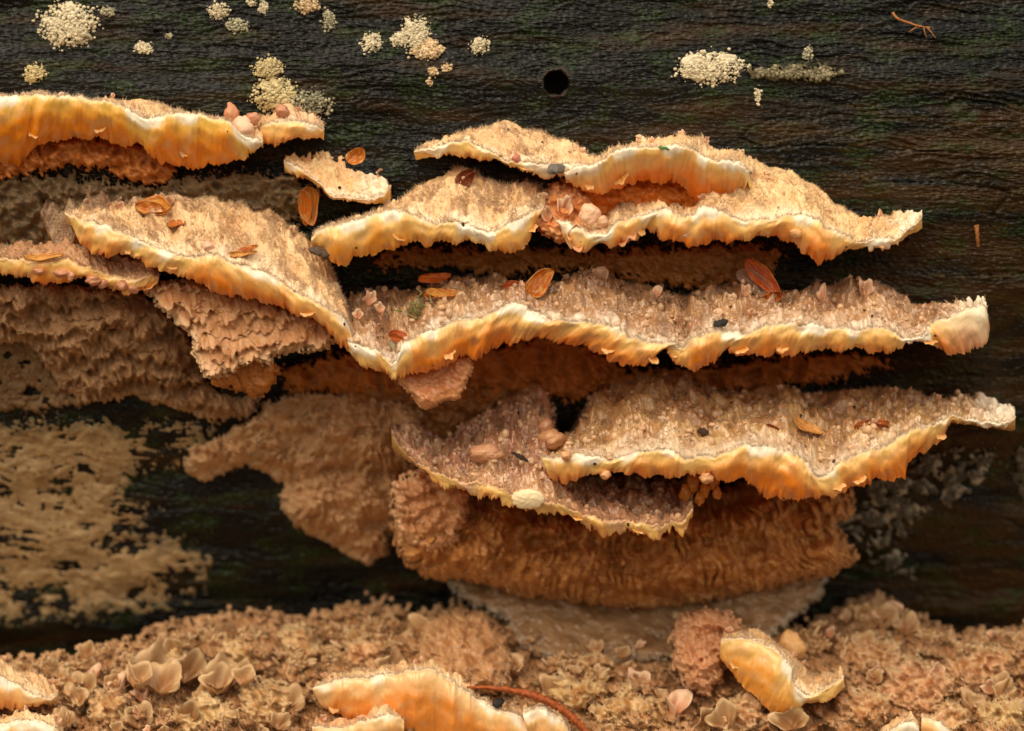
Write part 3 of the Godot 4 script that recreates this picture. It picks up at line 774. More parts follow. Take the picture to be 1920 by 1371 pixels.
func sheet(root: Node3D, part: String, flat: Array, o: Dictionary) -> Dictionary:
	var poly := PackedVector2Array()
	for i in range(0, flat.size(), 2): poly.append(Vector2(flat[i], flat[i + 1]))
	var lo := poly[0]; var hi := poly[0]
	for p in poly: lo = lo.min(p); hi = hi.max(p)
	lo -= Vector2(12, 12); hi += Vector2(12, 12)
	var step: float = o.get("step", 3.2)
	var nx := int((hi.x - lo.x) / step) + 2; var ny := int((hi.y - lo.y) / step) + 2
	var sd: float = o.get("seed", lo.x * 0.013 + lo.y * 0.017)
	var pos := PackedVector3Array(); var col := PackedColorArray(); var dist := PackedFloat32Array()
	var edge: float = o.get("edge", 16.0); var thick: float = o.get("thick", 14.0)
	var ragged: float = o.get("ragged", 8.0); var ridge: float = o.get("ridge", 0.0); var rs: Vector2 = o.get("rs", Vector2(12, 50))
	var lump: float = o.get("lump", 6.0); var bulge: float = o.get("bulge", 0.0); var bw: float = o.get("bw", 80.0)
	var droop: float = o.get("droop", 0.0); var holes: float = o.get("holes", -2.0); var scal: float = o.get("scallop", 0.0); var ss: Vector2 = o.get("ss", Vector2(70, 34))
	var ctr: Vector2 = o.get("centre", Vector2(-1, -1))
	var ca: Color = o.a; var cb: Color = o.b; var cc: Color = o.get("rim", o.a)
	for j in ny:
		for i in nx:
			var p := lo + Vector2(i, j) * step
			var d := pdist(p, poly)
			d += ragged * fn.get_noise_2d(p.x / 26.0 + sd, p.y / 26.0) + 0.5 * ragged * f1.get_noise_2d(p.x / 7.0, p.y / 7.0 + sd)
			if holes > -1.5:
				var hn := fn.get_noise_2d(p.x / 60.0 + sd, p.y / 38.0) + 0.22 * f1.get_noise_2d(p.x / 14.0, p.y / 11.0 + sd)
				d = minf(d, (hn - holes) * 60.0)
			var dm := maxf(d, -6.0)
			var k := clampf(dm / edge, 0.0, 1.0)
			k = sqrt(1.0 - (1.0 - k) * (1.0 - k))
			var q := p
			if ctr.x >= 0.0:
				var r := p - ctr
				q = Vector2((atan2(r.y, r.x) - PI * 0.5) * float(o.get("cr", 450.0)), r.length())
			var warp := fn.get_noise_2d(p.x / 55.0 + sd, p.y / 55.0) * 4.0 + fn.get_noise_2d(p.x / 150.0 + 5.0, p.y / 110.0 + sd) * 26.0
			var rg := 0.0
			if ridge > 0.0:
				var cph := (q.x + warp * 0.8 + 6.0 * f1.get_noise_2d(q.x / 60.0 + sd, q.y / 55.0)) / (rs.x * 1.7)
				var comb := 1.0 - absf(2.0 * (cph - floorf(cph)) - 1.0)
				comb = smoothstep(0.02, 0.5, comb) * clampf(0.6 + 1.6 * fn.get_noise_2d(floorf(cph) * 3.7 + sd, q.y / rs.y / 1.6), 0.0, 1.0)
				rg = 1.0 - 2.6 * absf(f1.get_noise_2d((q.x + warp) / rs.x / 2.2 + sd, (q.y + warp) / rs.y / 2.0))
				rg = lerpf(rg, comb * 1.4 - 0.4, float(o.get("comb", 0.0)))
			var lu := fn.get_noise_2d(p.x / 34.0 + sd, p.y / 28.0)
			var lf := f1.get_noise_2d(p.x / 9.0, p.y / 9.0 + sd)
			var z: float = curve(p.y, o.zy) if o.has("zy") else zlog(p.x, p.y)
			var bq := clampf(dm / bw, 0.0, 1.0)
			var rmod := clampf(0.45 + 1.3 * fn.get_noise_2d(p.x / 130.0 + sd, p.y / 100.0 + 9.0), 0.12, 1.0)
			z += float(o.get("big", 0.0)) * k * fn.get_noise_2d(p.x / 150.0 + sd * 3.0, p.y / 110.0) + thick * k + bulge * sin(bq * PI * 0.5) + k * (ridge * rmod * rg + lump * lu + (lump * 0.25 if ridge < 7.5 else 1.2) * lf)
			var sc := 0.0
			if scal > 0.0:
				# overlapping scalloped shelves: a sawtooth that rises slowly and drops sharply
				var ph := (p.y + 22.0 * f1.get_noise_2d(p.x / ss.x + sd, p.y / 200.0) + 8.0 * f1.get_noise_2d(p.x / 19.0, p.y / 60.0 + sd)) / ss.y
				sc = ph - floorf(ph)
				sc = sc * (1.0 if sc < 0.86 else (1.0 - sc) / 0.14)
				z += scal * sc * k
			if d < 0.0: z -= 12.0 + thick * 0.5
			pos.append(P(p.x, p.y + droop * k * (lu + 0.5 * rg), z))
			dist.append(d)
			var t := clampf(0.5 + 0.6 * lu + 0.3 * lf - 0.55 * rg, 0.0, 1.0)  # valleys between ridges tint darker: pigment plus crease shade painted in
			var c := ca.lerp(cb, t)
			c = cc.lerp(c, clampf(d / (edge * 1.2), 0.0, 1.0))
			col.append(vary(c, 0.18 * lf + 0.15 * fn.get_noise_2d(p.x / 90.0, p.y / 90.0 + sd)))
	var idx := PackedInt32Array()
	for j in ny - 1:
		for i in nx - 1:
			var a := j * nx + i
			if maxf(maxf(dist[a], dist[a + 1]), maxf(dist[a + nx], dist[a + nx + 1])) < -1.0: continue
			idx.append_array([a, a + 1, a + nx + 1, a, a + nx + 1, a + nx])
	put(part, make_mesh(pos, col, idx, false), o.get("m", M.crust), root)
	return {"pos": pos, "dist": dist, "nx": nx, "ny": ny}

func fuzz(root: Node3D, called: String, g: Dictionary, count: int, ln: float, rad: float, c: Color, c2: Color, ball := false) -> void:
	var xf := []; var cols := PackedColorArray()
	var pos: PackedVector3Array = g.pos; var dist: PackedFloat32Array = g.dist; var nx: int = g.nx
	var tries := 0
	while xf.size() < count and tries < count * 6:
		tries += 1
		var i: int = rng.randi() % (nx - 1); var j: int = rng.randi() % (int(g.ny) - 1)
		var a: int = j * nx + i
		if dist[a] < 3.0 or dist[a + 1] < 3.0 or dist[a + nx] < 3.0: continue
		var cl := fn.get_noise_2d(i / 8.0 + ln, j / 8.0)
		if rng.randf() > 0.55 + cl * 1.3: continue
		var p := pos[a].lerp(pos[a + 1], rng.randf()).lerp(pos[a + nx], rng.randf())
		var n := (pos[a + nx] - pos[a]).cross(pos[a + 1] - pos[a]).normalized()
		if n.z < 0.0: n = -n
		var dir := (n + Vector3(rng.randfn() * 0.5, rng.randfn() * 0.5 + 0.3, rng.randfn() * 0.3)).normalized()
		var r := rad * rng.randf_range(0.5, 1.4) * S
		var x := dir.cross(Vector3(rng.randf() - 0.5, 0.3, rng.randf() - 0.5)).normalized()
		var l := r * rng.randf_range(0.7, 1.5) if ball else ln * rng.randf_range(0.4, 1.3) * S
		xf.append(Transform3D(x * r, dir * l, x.cross(dir) * r, p))
		cols.append(vary(c.lerp(c2, rng.randf()), rng.randf_range(-0.2, 0.15)))
	scatter(called, bead_mesh if ball else hair_mesh, M.bead if ball and rad < 4.0 else M.hair, xf, cols, root)

func lobe_mesh(sd: float, c1: Color, c2: Color, span := 1.25, amp := 1.0) -> ArrayMesh:
	# a small cupped fan with a wavy, pale rim: unit size, stem at the origin, opening up along y
	var pos := PackedVector3Array(); var col := PackedColorArray()
	var nu := 34; var nv := 16
	for i in nu:
		var a := lerpf(-span, span, float(i) / (nu - 1))
		for side in 2:
			for k in nv / 2:
				var v := float(k) / (nv / 2 - 1) if side == 0 else 1.0 - float(k) / (nv / 2 - 1)
				var r := v * pow(cos(a / span * PI * 0.5 * 0.985), 0.45) * (1.0 + amp * (0.34 * f1.get_noise_2d(a * 1.3, sd) + 0.08 * f1.get_noise_2d(a * 3.6, sd + 4.0) * v))
				var z := 0.35 * v * v + amp * 0.30 * v * f1.get_noise_2d(a * 1.2 + sd, v * 1.2) + amp * 0.06 * v * f1.get_noise_2d(a * 3.4, v * 2.0 + sd)
				pos.append(Vector3(sin(a) * r, cos(a) * r * 0.85, z - side * (0.12 * (1.0 - v) + 0.06)))
				var c := c1.lerp(c2, smoothstep(0.35, 0.95, v))
				col.append(vary(c, 0.14 * f1.get_noise_2d(a * 3.0, v * 4.0 + sd)))
	return make_mesh(pos, col, grid_idx(nu, nv, true, true))

func build_crusts() -> void:
	var o: Node3D
	var g: Dictionary
	# beige crust, lower left
	o = thing("crust_fungus", "flat beige crust with grains and dark gaps, coating the wood at the lower left", "fungus")
	g = sheet(o, "crust", [-60,795, 0,790, 140,782, 250,790, 330,788, 400,800, 370,850, 300,885, 250,895, 262,935, 300,965, 262,1000, 345,1015, 395,1050, 385,1100, 310,1145, 230,1155, 100,1165, 0,1170, -60,1170, -200,1150, -300,1080, -340,960, -290,850, -180,810],
		{"a": lin(0.70, 0.59, 0.43), "b": lin(0.58, 0.46, 0.31), "rim": lin(0.42, 0.38, 0.28), "thick": 3.0, "edge": 30.0, "ragged": 30.0, "lump": 4.0, "big": 10.0, "seed": 4.4, "ridge": 3.0, "rs": Vector2(40, 9), "m": M.crust})
	fuzz(o, "grains", g, 420, 4.0, 3.4, lin(0.62, 0.50, 0.33), lin(0.66, 0.50, 0.30), true)
	# frilled brown mass, left
	o = thing("frilled_fungus", "brown frilled fungus in shaggy layers hanging in shade at the left", "fungus")
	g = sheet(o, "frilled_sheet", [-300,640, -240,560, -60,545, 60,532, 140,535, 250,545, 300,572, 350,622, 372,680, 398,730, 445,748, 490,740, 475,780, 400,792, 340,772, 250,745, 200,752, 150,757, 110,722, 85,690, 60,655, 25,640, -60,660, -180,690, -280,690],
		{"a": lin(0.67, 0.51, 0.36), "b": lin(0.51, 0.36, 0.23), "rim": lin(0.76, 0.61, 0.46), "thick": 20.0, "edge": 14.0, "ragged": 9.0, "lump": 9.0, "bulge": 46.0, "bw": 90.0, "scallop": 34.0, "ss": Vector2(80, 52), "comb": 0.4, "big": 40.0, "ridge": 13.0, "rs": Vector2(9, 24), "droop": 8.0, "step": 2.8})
	# granular crust along the left edge
	o = thing("crust_fungus", "granular pale brown crust at the left edge under the frilled layers", "fungus")
	g = sheet(o, "crust", [-240,680, -60,610, 20,600, 70,650, 110,720, 160,760, 90,775, 0,770, -60,775, -200,760],
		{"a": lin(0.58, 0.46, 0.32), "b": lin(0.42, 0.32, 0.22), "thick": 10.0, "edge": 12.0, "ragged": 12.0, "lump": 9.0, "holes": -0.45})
	fuzz(o, "grains", g, 260, 4.0, 5.0, lin(0.66, 0.52, 0.36), lin(0.60, 0.44, 0.28), true)
	# pink frill under the slanting bracket
	o = thing("frilled_fungus", "pinkish drooping frill of folds tucked below the slanting bracket", "fungus")
	sheet(o, "frilled_sheet", [265,535, 340,528, 400,540, 470,556, 540,585, 605,598, 630,640, 600,655, 558,658, 530,664, 512,668, 505,683, 478,676, 458,682, 425,705, 395,708, 374,690, 362,660, 360,628, 330,602, 298,572],
		{"a": lin(0.80, 0.61, 0.44), "b": lin(0.66, 0.43, 0.25), "rim": lin(0.87, 0.73, 0.57), "zy": [[520.0, 20.0], [590.0, 50.0], [680.0, 72.0], [720.0, 70.0]], "thick": 22.0, "edge": 13.0, "ragged": 7.0, "lump": 14.0, "comb": 0.6, "ridge": 11.0, "rs": Vector2(9, 30), "scallop": 16.0, "ss": Vector2(60, 60), "droop": 10.0, "m": M.jelly, "step": 2.6})
	sheet(o, "lower_fold", [385,680, 450,668, 515,672, 520,700, 505,735, 480,742, 440,728, 400,720],
		{"a": lin(0.74, 0.46, 0.20), "b": lin(0.60, 0.34, 0.14), "zy": [[660.0, 40.0], [740.0, 20.0]], "thick": 20.0, "edge": 18.0, "lump": 8.0, "ridge": 6.0, "rs": Vector2(8, 50), "m": M.jelly, "step": 2.8})
	# middle left folded sheet
	o = thing("folded_fungus", "pale brown lobed fungus with fine folds spreading over the wood left of centre", "fungus")
	sheet(o, "folded_sheet", [343,868, 360,836, 400,824, 440,800, 478,780, 490,758, 540,740, 600,735, 690,742, 740,748, 790,770, 800,830, 780,900, 745,940, 738,1000, 726,1042, 690,1060, 650,1042, 600,1012, 558,990, 530,960, 520,930, 530,908, 500,890, 460,872, 420,886, 388,906, 355,892],
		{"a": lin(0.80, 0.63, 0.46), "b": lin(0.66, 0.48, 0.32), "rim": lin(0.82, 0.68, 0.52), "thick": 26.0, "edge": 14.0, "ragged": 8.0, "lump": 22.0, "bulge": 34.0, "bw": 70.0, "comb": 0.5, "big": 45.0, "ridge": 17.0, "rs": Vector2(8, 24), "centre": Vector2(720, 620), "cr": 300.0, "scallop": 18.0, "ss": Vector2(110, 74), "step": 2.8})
	# grey skin below the great underside
	o = thing("skin_fungus", "smooth grey buff skin stretched below the great folded underside", "fungus")
	sheet(o, "skin", [835,1085, 900,1075, 1000,1100, 1150,1120, 1250,1115, 1400,1085, 1510,1055, 1562,1062, 1535,1125, 1482,1162, 1440,1200, 1380,1200, 1280,1180, 1290,1235, 1160,1245, 1040,1240, 975,1215, 950,1160, 880,1130],
		{"a": lin(0.66, 0.53, 0.40), "b": lin(0.54, 0.41, 0.28), "rim": lin(0.66, 0.60, 0.52), "zy": [[1060.0, -300.0], [1130.0, -270.0], [1250.0, -165.0]], "thick": 16.0, "edge": 14.0, "lump": 10.0, "big": 24.0, "ridge": 2.5, "rs": Vector2(70, 14), "m": M.smooth})
	# the great folded underside
	o = thing("folded_fungus", "great orange brown underside of radiating folds below the fourth tier bracket", "fungus")
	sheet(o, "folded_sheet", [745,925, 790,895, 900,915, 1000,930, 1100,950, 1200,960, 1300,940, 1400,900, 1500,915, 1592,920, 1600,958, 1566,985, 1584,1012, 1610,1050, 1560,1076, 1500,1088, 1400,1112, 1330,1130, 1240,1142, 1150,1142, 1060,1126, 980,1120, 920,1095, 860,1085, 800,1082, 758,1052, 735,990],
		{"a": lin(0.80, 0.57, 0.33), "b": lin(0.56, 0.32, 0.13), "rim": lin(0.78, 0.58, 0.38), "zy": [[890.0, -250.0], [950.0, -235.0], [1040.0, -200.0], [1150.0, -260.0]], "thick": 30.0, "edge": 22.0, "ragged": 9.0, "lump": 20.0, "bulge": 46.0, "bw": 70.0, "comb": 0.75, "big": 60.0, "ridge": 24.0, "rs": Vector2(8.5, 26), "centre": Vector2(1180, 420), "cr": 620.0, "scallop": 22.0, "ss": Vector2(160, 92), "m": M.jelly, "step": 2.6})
	sheet(o, "frilled_lobe", [740,905, 790,880, 850,895, 880,930, 868,985, 850,1025, 800,1040, 752,1010, 735,960],
		{"a": lin(0.84, 0.62, 0.44), "b": lin(0.70, 0.46, 0.28), "rim": lin(0.86, 0.68, 0.52), "zy": [[880.0, -90.0], [1040.0, -130.0]], "thick": 26.0, "edge": 18.0, "lump": 16.0, "ridge": 8.0, "rs": Vector2(10, 30), "scallop": 14.0, "ss": Vector2(60, 44), "m": M.jelly, "step": 2.8})
	for q in [[1300, 905, 13], [1322, 918, 11], [1338, 900, 12], [1345, 925, 9], [1312, 935, 10], [1285, 925, 12]]:
		bead(o, "bud", q[0], q[1], 20, q[2], q[2] * 1.4, lin(0.86, 0.56, 0.24))
	# dim folded flesh deep under the tiers
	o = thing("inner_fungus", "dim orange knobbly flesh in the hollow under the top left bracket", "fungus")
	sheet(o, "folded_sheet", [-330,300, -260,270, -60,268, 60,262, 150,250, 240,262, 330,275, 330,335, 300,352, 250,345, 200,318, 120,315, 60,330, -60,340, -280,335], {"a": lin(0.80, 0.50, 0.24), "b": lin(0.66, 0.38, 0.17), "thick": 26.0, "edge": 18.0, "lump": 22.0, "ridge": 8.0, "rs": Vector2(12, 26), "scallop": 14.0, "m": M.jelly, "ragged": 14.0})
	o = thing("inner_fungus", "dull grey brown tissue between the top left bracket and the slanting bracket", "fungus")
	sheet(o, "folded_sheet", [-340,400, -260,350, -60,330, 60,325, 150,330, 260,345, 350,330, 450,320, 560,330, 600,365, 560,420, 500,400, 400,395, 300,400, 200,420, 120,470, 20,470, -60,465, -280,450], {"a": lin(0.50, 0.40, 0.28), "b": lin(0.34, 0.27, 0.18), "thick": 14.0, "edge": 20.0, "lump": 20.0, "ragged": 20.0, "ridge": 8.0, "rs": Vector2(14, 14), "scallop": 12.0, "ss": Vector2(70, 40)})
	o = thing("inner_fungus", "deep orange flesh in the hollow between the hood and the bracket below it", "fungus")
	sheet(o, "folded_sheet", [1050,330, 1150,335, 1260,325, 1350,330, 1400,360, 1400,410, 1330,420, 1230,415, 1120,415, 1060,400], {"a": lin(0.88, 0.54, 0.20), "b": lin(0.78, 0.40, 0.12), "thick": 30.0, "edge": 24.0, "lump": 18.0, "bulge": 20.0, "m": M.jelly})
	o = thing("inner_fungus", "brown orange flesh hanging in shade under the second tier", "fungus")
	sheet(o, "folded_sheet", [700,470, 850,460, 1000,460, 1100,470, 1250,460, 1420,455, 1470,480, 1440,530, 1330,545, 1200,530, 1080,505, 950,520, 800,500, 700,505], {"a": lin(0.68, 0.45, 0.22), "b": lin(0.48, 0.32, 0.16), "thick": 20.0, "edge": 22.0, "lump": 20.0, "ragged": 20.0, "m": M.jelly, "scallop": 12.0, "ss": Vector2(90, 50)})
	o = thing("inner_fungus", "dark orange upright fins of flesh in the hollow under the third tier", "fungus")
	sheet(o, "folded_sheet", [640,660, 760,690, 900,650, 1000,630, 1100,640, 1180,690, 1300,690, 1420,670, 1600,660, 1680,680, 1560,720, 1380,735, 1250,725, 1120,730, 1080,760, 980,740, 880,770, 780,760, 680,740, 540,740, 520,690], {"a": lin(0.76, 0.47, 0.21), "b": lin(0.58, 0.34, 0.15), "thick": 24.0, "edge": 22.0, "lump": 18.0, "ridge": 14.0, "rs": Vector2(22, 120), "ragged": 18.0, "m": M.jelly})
	o = thing("inner_fungus", "pinkish orange flesh joining the furry dome bracket to the boat shaped bracket", "fungus")
	sheet(o, "folded_sheet", [985,400, 1015,372, 1040,345, 1085,345, 1115,380, 1112,430, 1090,462, 1055,455, 1025,440, 1000,425], {"a": lin(0.86, 0.60, 0.40), "b": lin(0.76, 0.44, 0.22), "zy": [[340.0, 20.0], [460.0, 78.0]], "thick": 26.0, "edge": 18.0, "lump": 20.0, "ridge": 5.0, "rs": Vector2(18, 30), "m": M.glossy, "step": 2.6})
	o = thing("inner_fungus", "tan flesh folding down between the hanging lobe and the fourth tier", "fungus")
	sheet(o, "folded_sheet", [640,720, 740,705, 860,735, 960,715, 960,760, 880,800, 800,850, 740,870, 700,820, 640,780], {"a": lin(0.66, 0.45, 0.25), "b": lin(0.50, 0.32, 0.16), "thick": 24.0, "edge": 24.0, "lump": 18.0, "big": 24.0, "ridge": 8.0, "comb": 0.4, "rs": Vector2(9, 30), "ragged": 14.0, "m": M.jelly})
	# grey lichens
	o = thing("grey_lichen", "dull grey lichen crust creeping over the wood at the right", "lichen")
	g = sheet(o, "crust", [1600,925, 1650,878, 1720,855, 1800,838, 1858,842, 1850,905, 1800,935, 1750,945, 1705,985, 1695,1040, 1722,1085, 1650,1065, 1615,1010, 1572,985],
		{"a": lin(0.68, 0.65, 0.58), "b": lin(0.54, 0.51, 0.44), "thick": 8.0, "edge": 9.0, "ragged": 20.0, "lump": 10.0, "holes": -0.12, "m": M.lichen})
	fuzz(o, "grains", g, 900, 4.0, 5.0, lin(0.50, 0.48, 0.42), lin(0.36, 0.33, 0.28), true)
	o = thing("grey_lichen", "small grey lichen patch cut by the right edge", "lichen")
	g = sheet(o, "crust", [1875,870, 1930,830, 1990,850, 1990,950, 1920,945], {"a": lin(0.40, 0.37, 0.31), "b": lin(0.32, 0.28, 0.22), "thick": 7.0, "edge": 9.0, "ragged": 18.0, "lump": 8.0, "holes": -0.2, "m": M.lichen})
	fuzz(o, "grains", g, 150, 4.0, 5.0, lin(0.46, 0.44, 0.38), lin(0.36, 0.33, 0.28), true)
	o = thing("grey_lichen", "thin yellow grey lichen streak along a crack right of the domed cream cluster", "lichen")
	g = sheet(o, "crust", [1395,132, 1440,122, 1500,118, 1560,128, 1590,140, 1540,152, 1470,153, 1420,148], {"a": lin(0.40, 0.36, 0.25), "b": lin(0.30, 0.28, 0.2), "thick": 6.0, "edge": 8.0, "ragged": 12.0, "lump": 5.0, "m": M.lichen})
	fuzz(o, "grains", g, 420, 4.0, 3.2, lin(0.66, 0.62, 0.50), lin(0.46, 0.42, 0.3), true)
	# the mat at the foot of the log
	o = thing("fungus_mat", "pale lumpy mat of fungus lobes and fuzz at the foot of the log", "fungus")
	g = sheet(o, "mat", [-900,1250, -60,1240, 0,1238, 140,1232, 240,1202, 330,1172, 460,1152, 600,1162, 680,1132, 780,1150, 850,1140, 940,1155, 1000,1192, 1100,1206, 1260,1200, 1300,1152, 1400,1160, 1500,1182, 1580,1142, 1640,1112, 1700,1152, 1800,1192, 1920,1180, 2800,1190, 2800,1900, -900,1900],
		{"big": 50.0, "a": lin(0.82, 0.65, 0.49), "b": lin(0.64, 0.45, 0.29), "zy": MATZ, "thick": 24.0, "edge": 24.0, "ragged": 24.0, "lump": 46.0, "ridge": 7.0, "rs": Vector2(26, 26), "droop": 8.0, "m": M.glossy, "step": 3.8})
	var vis := {"pos": g.pos, "dist": g.dist, "nx": g.nx, "ny": mini(g.ny, 82)}
	fuzz(o, "fuzz", vis, 40000, 10.0, 1.1, lin(0.80, 0.66, 0.49), lin(0.64, 0.47, 0.31))
	fuzz(o, "grains", vis, 1600, 4.0, 4.5, lin(0.74, 0.62, 0.46), lin(0.60, 0.44, 0.28), true)
	var spots := [[290, 1275, 62], [345, 1262, 48], [425, 1275, 52], [455, 1255, 34], [330, 1225, 40], [215, 1300, 44], [180, 1260, 30], [500, 1300, 32], [560, 1240, 34], [540, 1190, 26], [460, 1190, 30], [380, 1190, 28], [700, 1200, 32], [660, 1180, 26],
		[740, 1170, 24], [810, 1190, 46], [850, 1170, 42], [885, 1200, 40], [905, 1245, 40], [860, 1250, 40], [800, 1230, 34], [1280, 1180, 40], [1310, 1165, 38], [1345, 1170, 36], [1290, 1220, 40], [1320, 1240, 36], [1300, 1290, 34], [1265, 1330, 42],
		[1240, 1300, 26], [1640, 1160, 44], [1665, 1145, 38], [1620, 1150, 30], [1700, 1175, 36], [1745, 1190, 34], [1690, 1280, 40], [1640, 1260, 34], [1620, 1210, 36], [1600, 1320, 30], [1760, 1260, 34], [1830, 1240, 30], [1880, 1280, 34], [1820, 1320, 36], [1100, 1240, 26], [1180, 1250, 26], [1060, 1290, 26], [1150, 1320, 30], [1200, 1350, 30], [90, 1240, 26], [130, 1350, 34], [260, 1350, 40], [350, 1345, 36], [440, 1350, 40], [520, 1355, 34], [1400, 1350, 40], [1330, 1345, 36]]
	var brim := [[0, 1240], [140, 1234], [240, 1204], [330, 1174], [460, 1154], [600, 1164], [680, 1134], [780, 1152], [850, 1142], [940, 1157], [1000, 1194], [1100, 1208], [1260, 1202], [1300, 1154], [1400, 1162], [1500, 1184], [1580, 1144], [1640, 1114], [1700, 1154], [1800, 1194], [1920, 1182]]
	for k in 60:
		var w := rng.randf() * 19.99
		var e: Array = brim[int(w)]; var e3: Array = brim[int(w) + 1]
		spots.append([lerpf(e[0], e3[0], w - int(w)), lerpf(e[1], e3[1], w - int(w)) + rng.randf_range(0, 26), rng.randf_range(12, 30)])
	for k in 60: spots.append([rng.randf_range(0, 1920), rng.randf_range(1205, 1380), rng.randf_range(14, 46)])
	for q in spots:
		var z: float = curve(q[1] + 6.0, MATZ) + 40.0 + 18.0 * fn.get_noise_2d(q[0] / 60.0, q[1] / 60.0)
		var r: float = q[2] * (1.35 if q[2] > 34 else 1.05)
		lobe(o, "lobe", P(q[0], q[1] + q[2] * 0.4, z), r, r * rng.randf_range(0.7, 1.1), Vector3(rng.randf_range(-0.9, -0.1), rng.randf_range(-0.6, 0.6), rng.randfn() * 0.55), 6 + rng.randi() % 3 if rng.randf() < 0.85 else 3 + rng.randi() % 3, M.lobe)
	sheet(o, "fleshy_lump", [780,1215, 800,1165, 850,1145, 905,1150, 945,1190, 962,1250, 945,1300, 880,1300, 830,1285, 795,1260],
		{"a": lin(0.76, 0.59, 0.43), "b": lin(0.64, 0.44, 0.28), "zy": [[1140.0, -240.0], [1300.0, -30.0]], "thick": 26.0, "edge": 20.0, "lump": 26.0, "bulge": 40.0, "bw": 50.0, "ridge": 8.0, "rs": Vector2(12, 20), "m": M.jelly, "step": 3.0})
	sheet(o, "knobbly_lump", [1262,1200, 1275,1155, 1320,1143, 1365,1150, 1400,1180, 1395,1215, 1360,1225, 1350,1270, 1330,1305, 1290,1290, 1268,1250],
		{"a": lin(0.84, 0.64, 0.48), "b": lin(0.76, 0.52, 0.36), "zy": [[1140.0, -150.0], [1300.0, -40.0]], "thick": 22.0, "edge": 18.0, "lump": 26.0, "big": 30.0, "bulge": 26.0, "bw": 45.0, "ridge": 6.0, "rs": Vector2(11, 14), "m": M.glossy, "step": 2.6})
	for q in [[120, 1290, 50, 40], [210, 1330, 60, 40], [380, 1345, 64, 44], [500, 1325, 56, 48], [560, 1215, 48, 36], [690, 1225, 50, 40], [1060, 1300, 70, 44], [1180, 1330, 80, 50], [1110, 1245, 46, 26], [1640, 1230, 60, 50], [1720, 1290, 70, 50], [1840, 1260, 70, 46], [1880, 1350, 60, 44], [1620, 1330, 54, 44], [1400, 1345, 60, 36], [330, 1250, 50, 36], [450, 1230, 46, 34], [1780, 1350, 50, 30]]:
		var pl := []
		for k in 12:
			var a := TAU * k / 12.0
			var r := 1.0 + 0.45 * f1.get_noise_2d(cos(a) * 1.3 + q[0], sin(a) * 1.3)
			pl.append_array([q[0] + cos(a) * q[2] * r, q[1] + sin(a) * q[3] * r])
		var zz: float = curve(q[1], MATZ)
		var tn := rng.randf()
		sheet(o, "fleshy_lump", pl, {"a": lin(0.85, 0.67, 0.51).lerp(lin(0.83, 0.71, 0.51), tn), "b": lin(0.66, 0.43, 0.27).lerp(lin(0.64, 0.45, 0.25), tn), "rim": lin(0.84, 0.72, 0.56), "zy": [[q[1] - 60.0, zz - 24.0], [q[1] + 60.0, zz + 40.0]], "thick": 24.0, "edge": 14.0, "ragged": 10.0, "lump": 20.0, "bulge": 20.0, "bw": 40.0, "ridge": 6.0, "rs": Vector2(14, 14), "scallop": 12.0, "ss": Vector2(40, 36), "m": M.glossy, "step": 3.0})
	for q in [[250, 1290, 60], [300, 1300, 66], [410, 1300, 60], [450, 1285, 44]]:
		lobe(o, "fan_lobe", P(q[0], q[1], -40.0), q[2], q[2] * 0.95, Vector3(-0.6, rng.randf_range(-0.5, 0.5), rng.randf_range(-0.6, 0.6)), 6 + rng.randi() % 2, M.lump, 0.4)
	# coral like tufts of blunt fingers
	for q in [[700, 1185], [655, 1195], [505, 1300], [1650, 1140], [1690, 1165], [1625, 1170], [205, 1312], [470, 1205], [400, 1200], [560, 1245], [90, 1255], [1745, 1200], [1590, 1215], [1530, 1215], [730, 1220], [250, 1245], [1800, 1225], [340, 1205], [620, 1230], [1400, 1325], [1120, 1270], [1050, 1250]]:
		var xf := []; var cs := PackedColorArray()
		var z: float = curve(q[1], MATZ) + 34.0
		var c := P(q[0], q[1], z)
		for k in 46:
			var dir := Vector3(rng.randfn() * 0.8, absf(rng.randfn()) * 0.7 + 0.15, rng.randfn() * 0.5 + 0.4).normalized()
			var ln := rng.randf_range(8, 16) * S
			var x := dir.cross(Vector3(0.2, 0.1, 0.9)).normalized()
			var rd_ := rng.randf_range(3.2, 5.5) * S
			xf.append(Transform3D(x * rd_, dir * ln, x.cross(dir) * rd_, c + dir * ln * 0.5 + Vector3(rng.randfn(), rng.randfn() * 0.6, 0) * 11.0 * S))
			cs.append(vary(lin(0.82, 0.70, 0.54).lerp(lin(0.68, 0.51, 0.34), rng.randf()), rng.randf_range(-0.12, 0.05)))
		scatter("coral_tuft" if not o.has_node("coral_tuft") else "coral_tuft_%03d" % o.get_child_count(), bead_mesh, M.lump, xf, cs, o)
	bead(o, "orange_dome", 812, 1196, -190, 19, 17, lin(0.92, 0.66, 0.34))
	bead(o, "orange_knob", 1484, 1212, -130, 24, 30, lin(0.90, 0.70, 0.46))

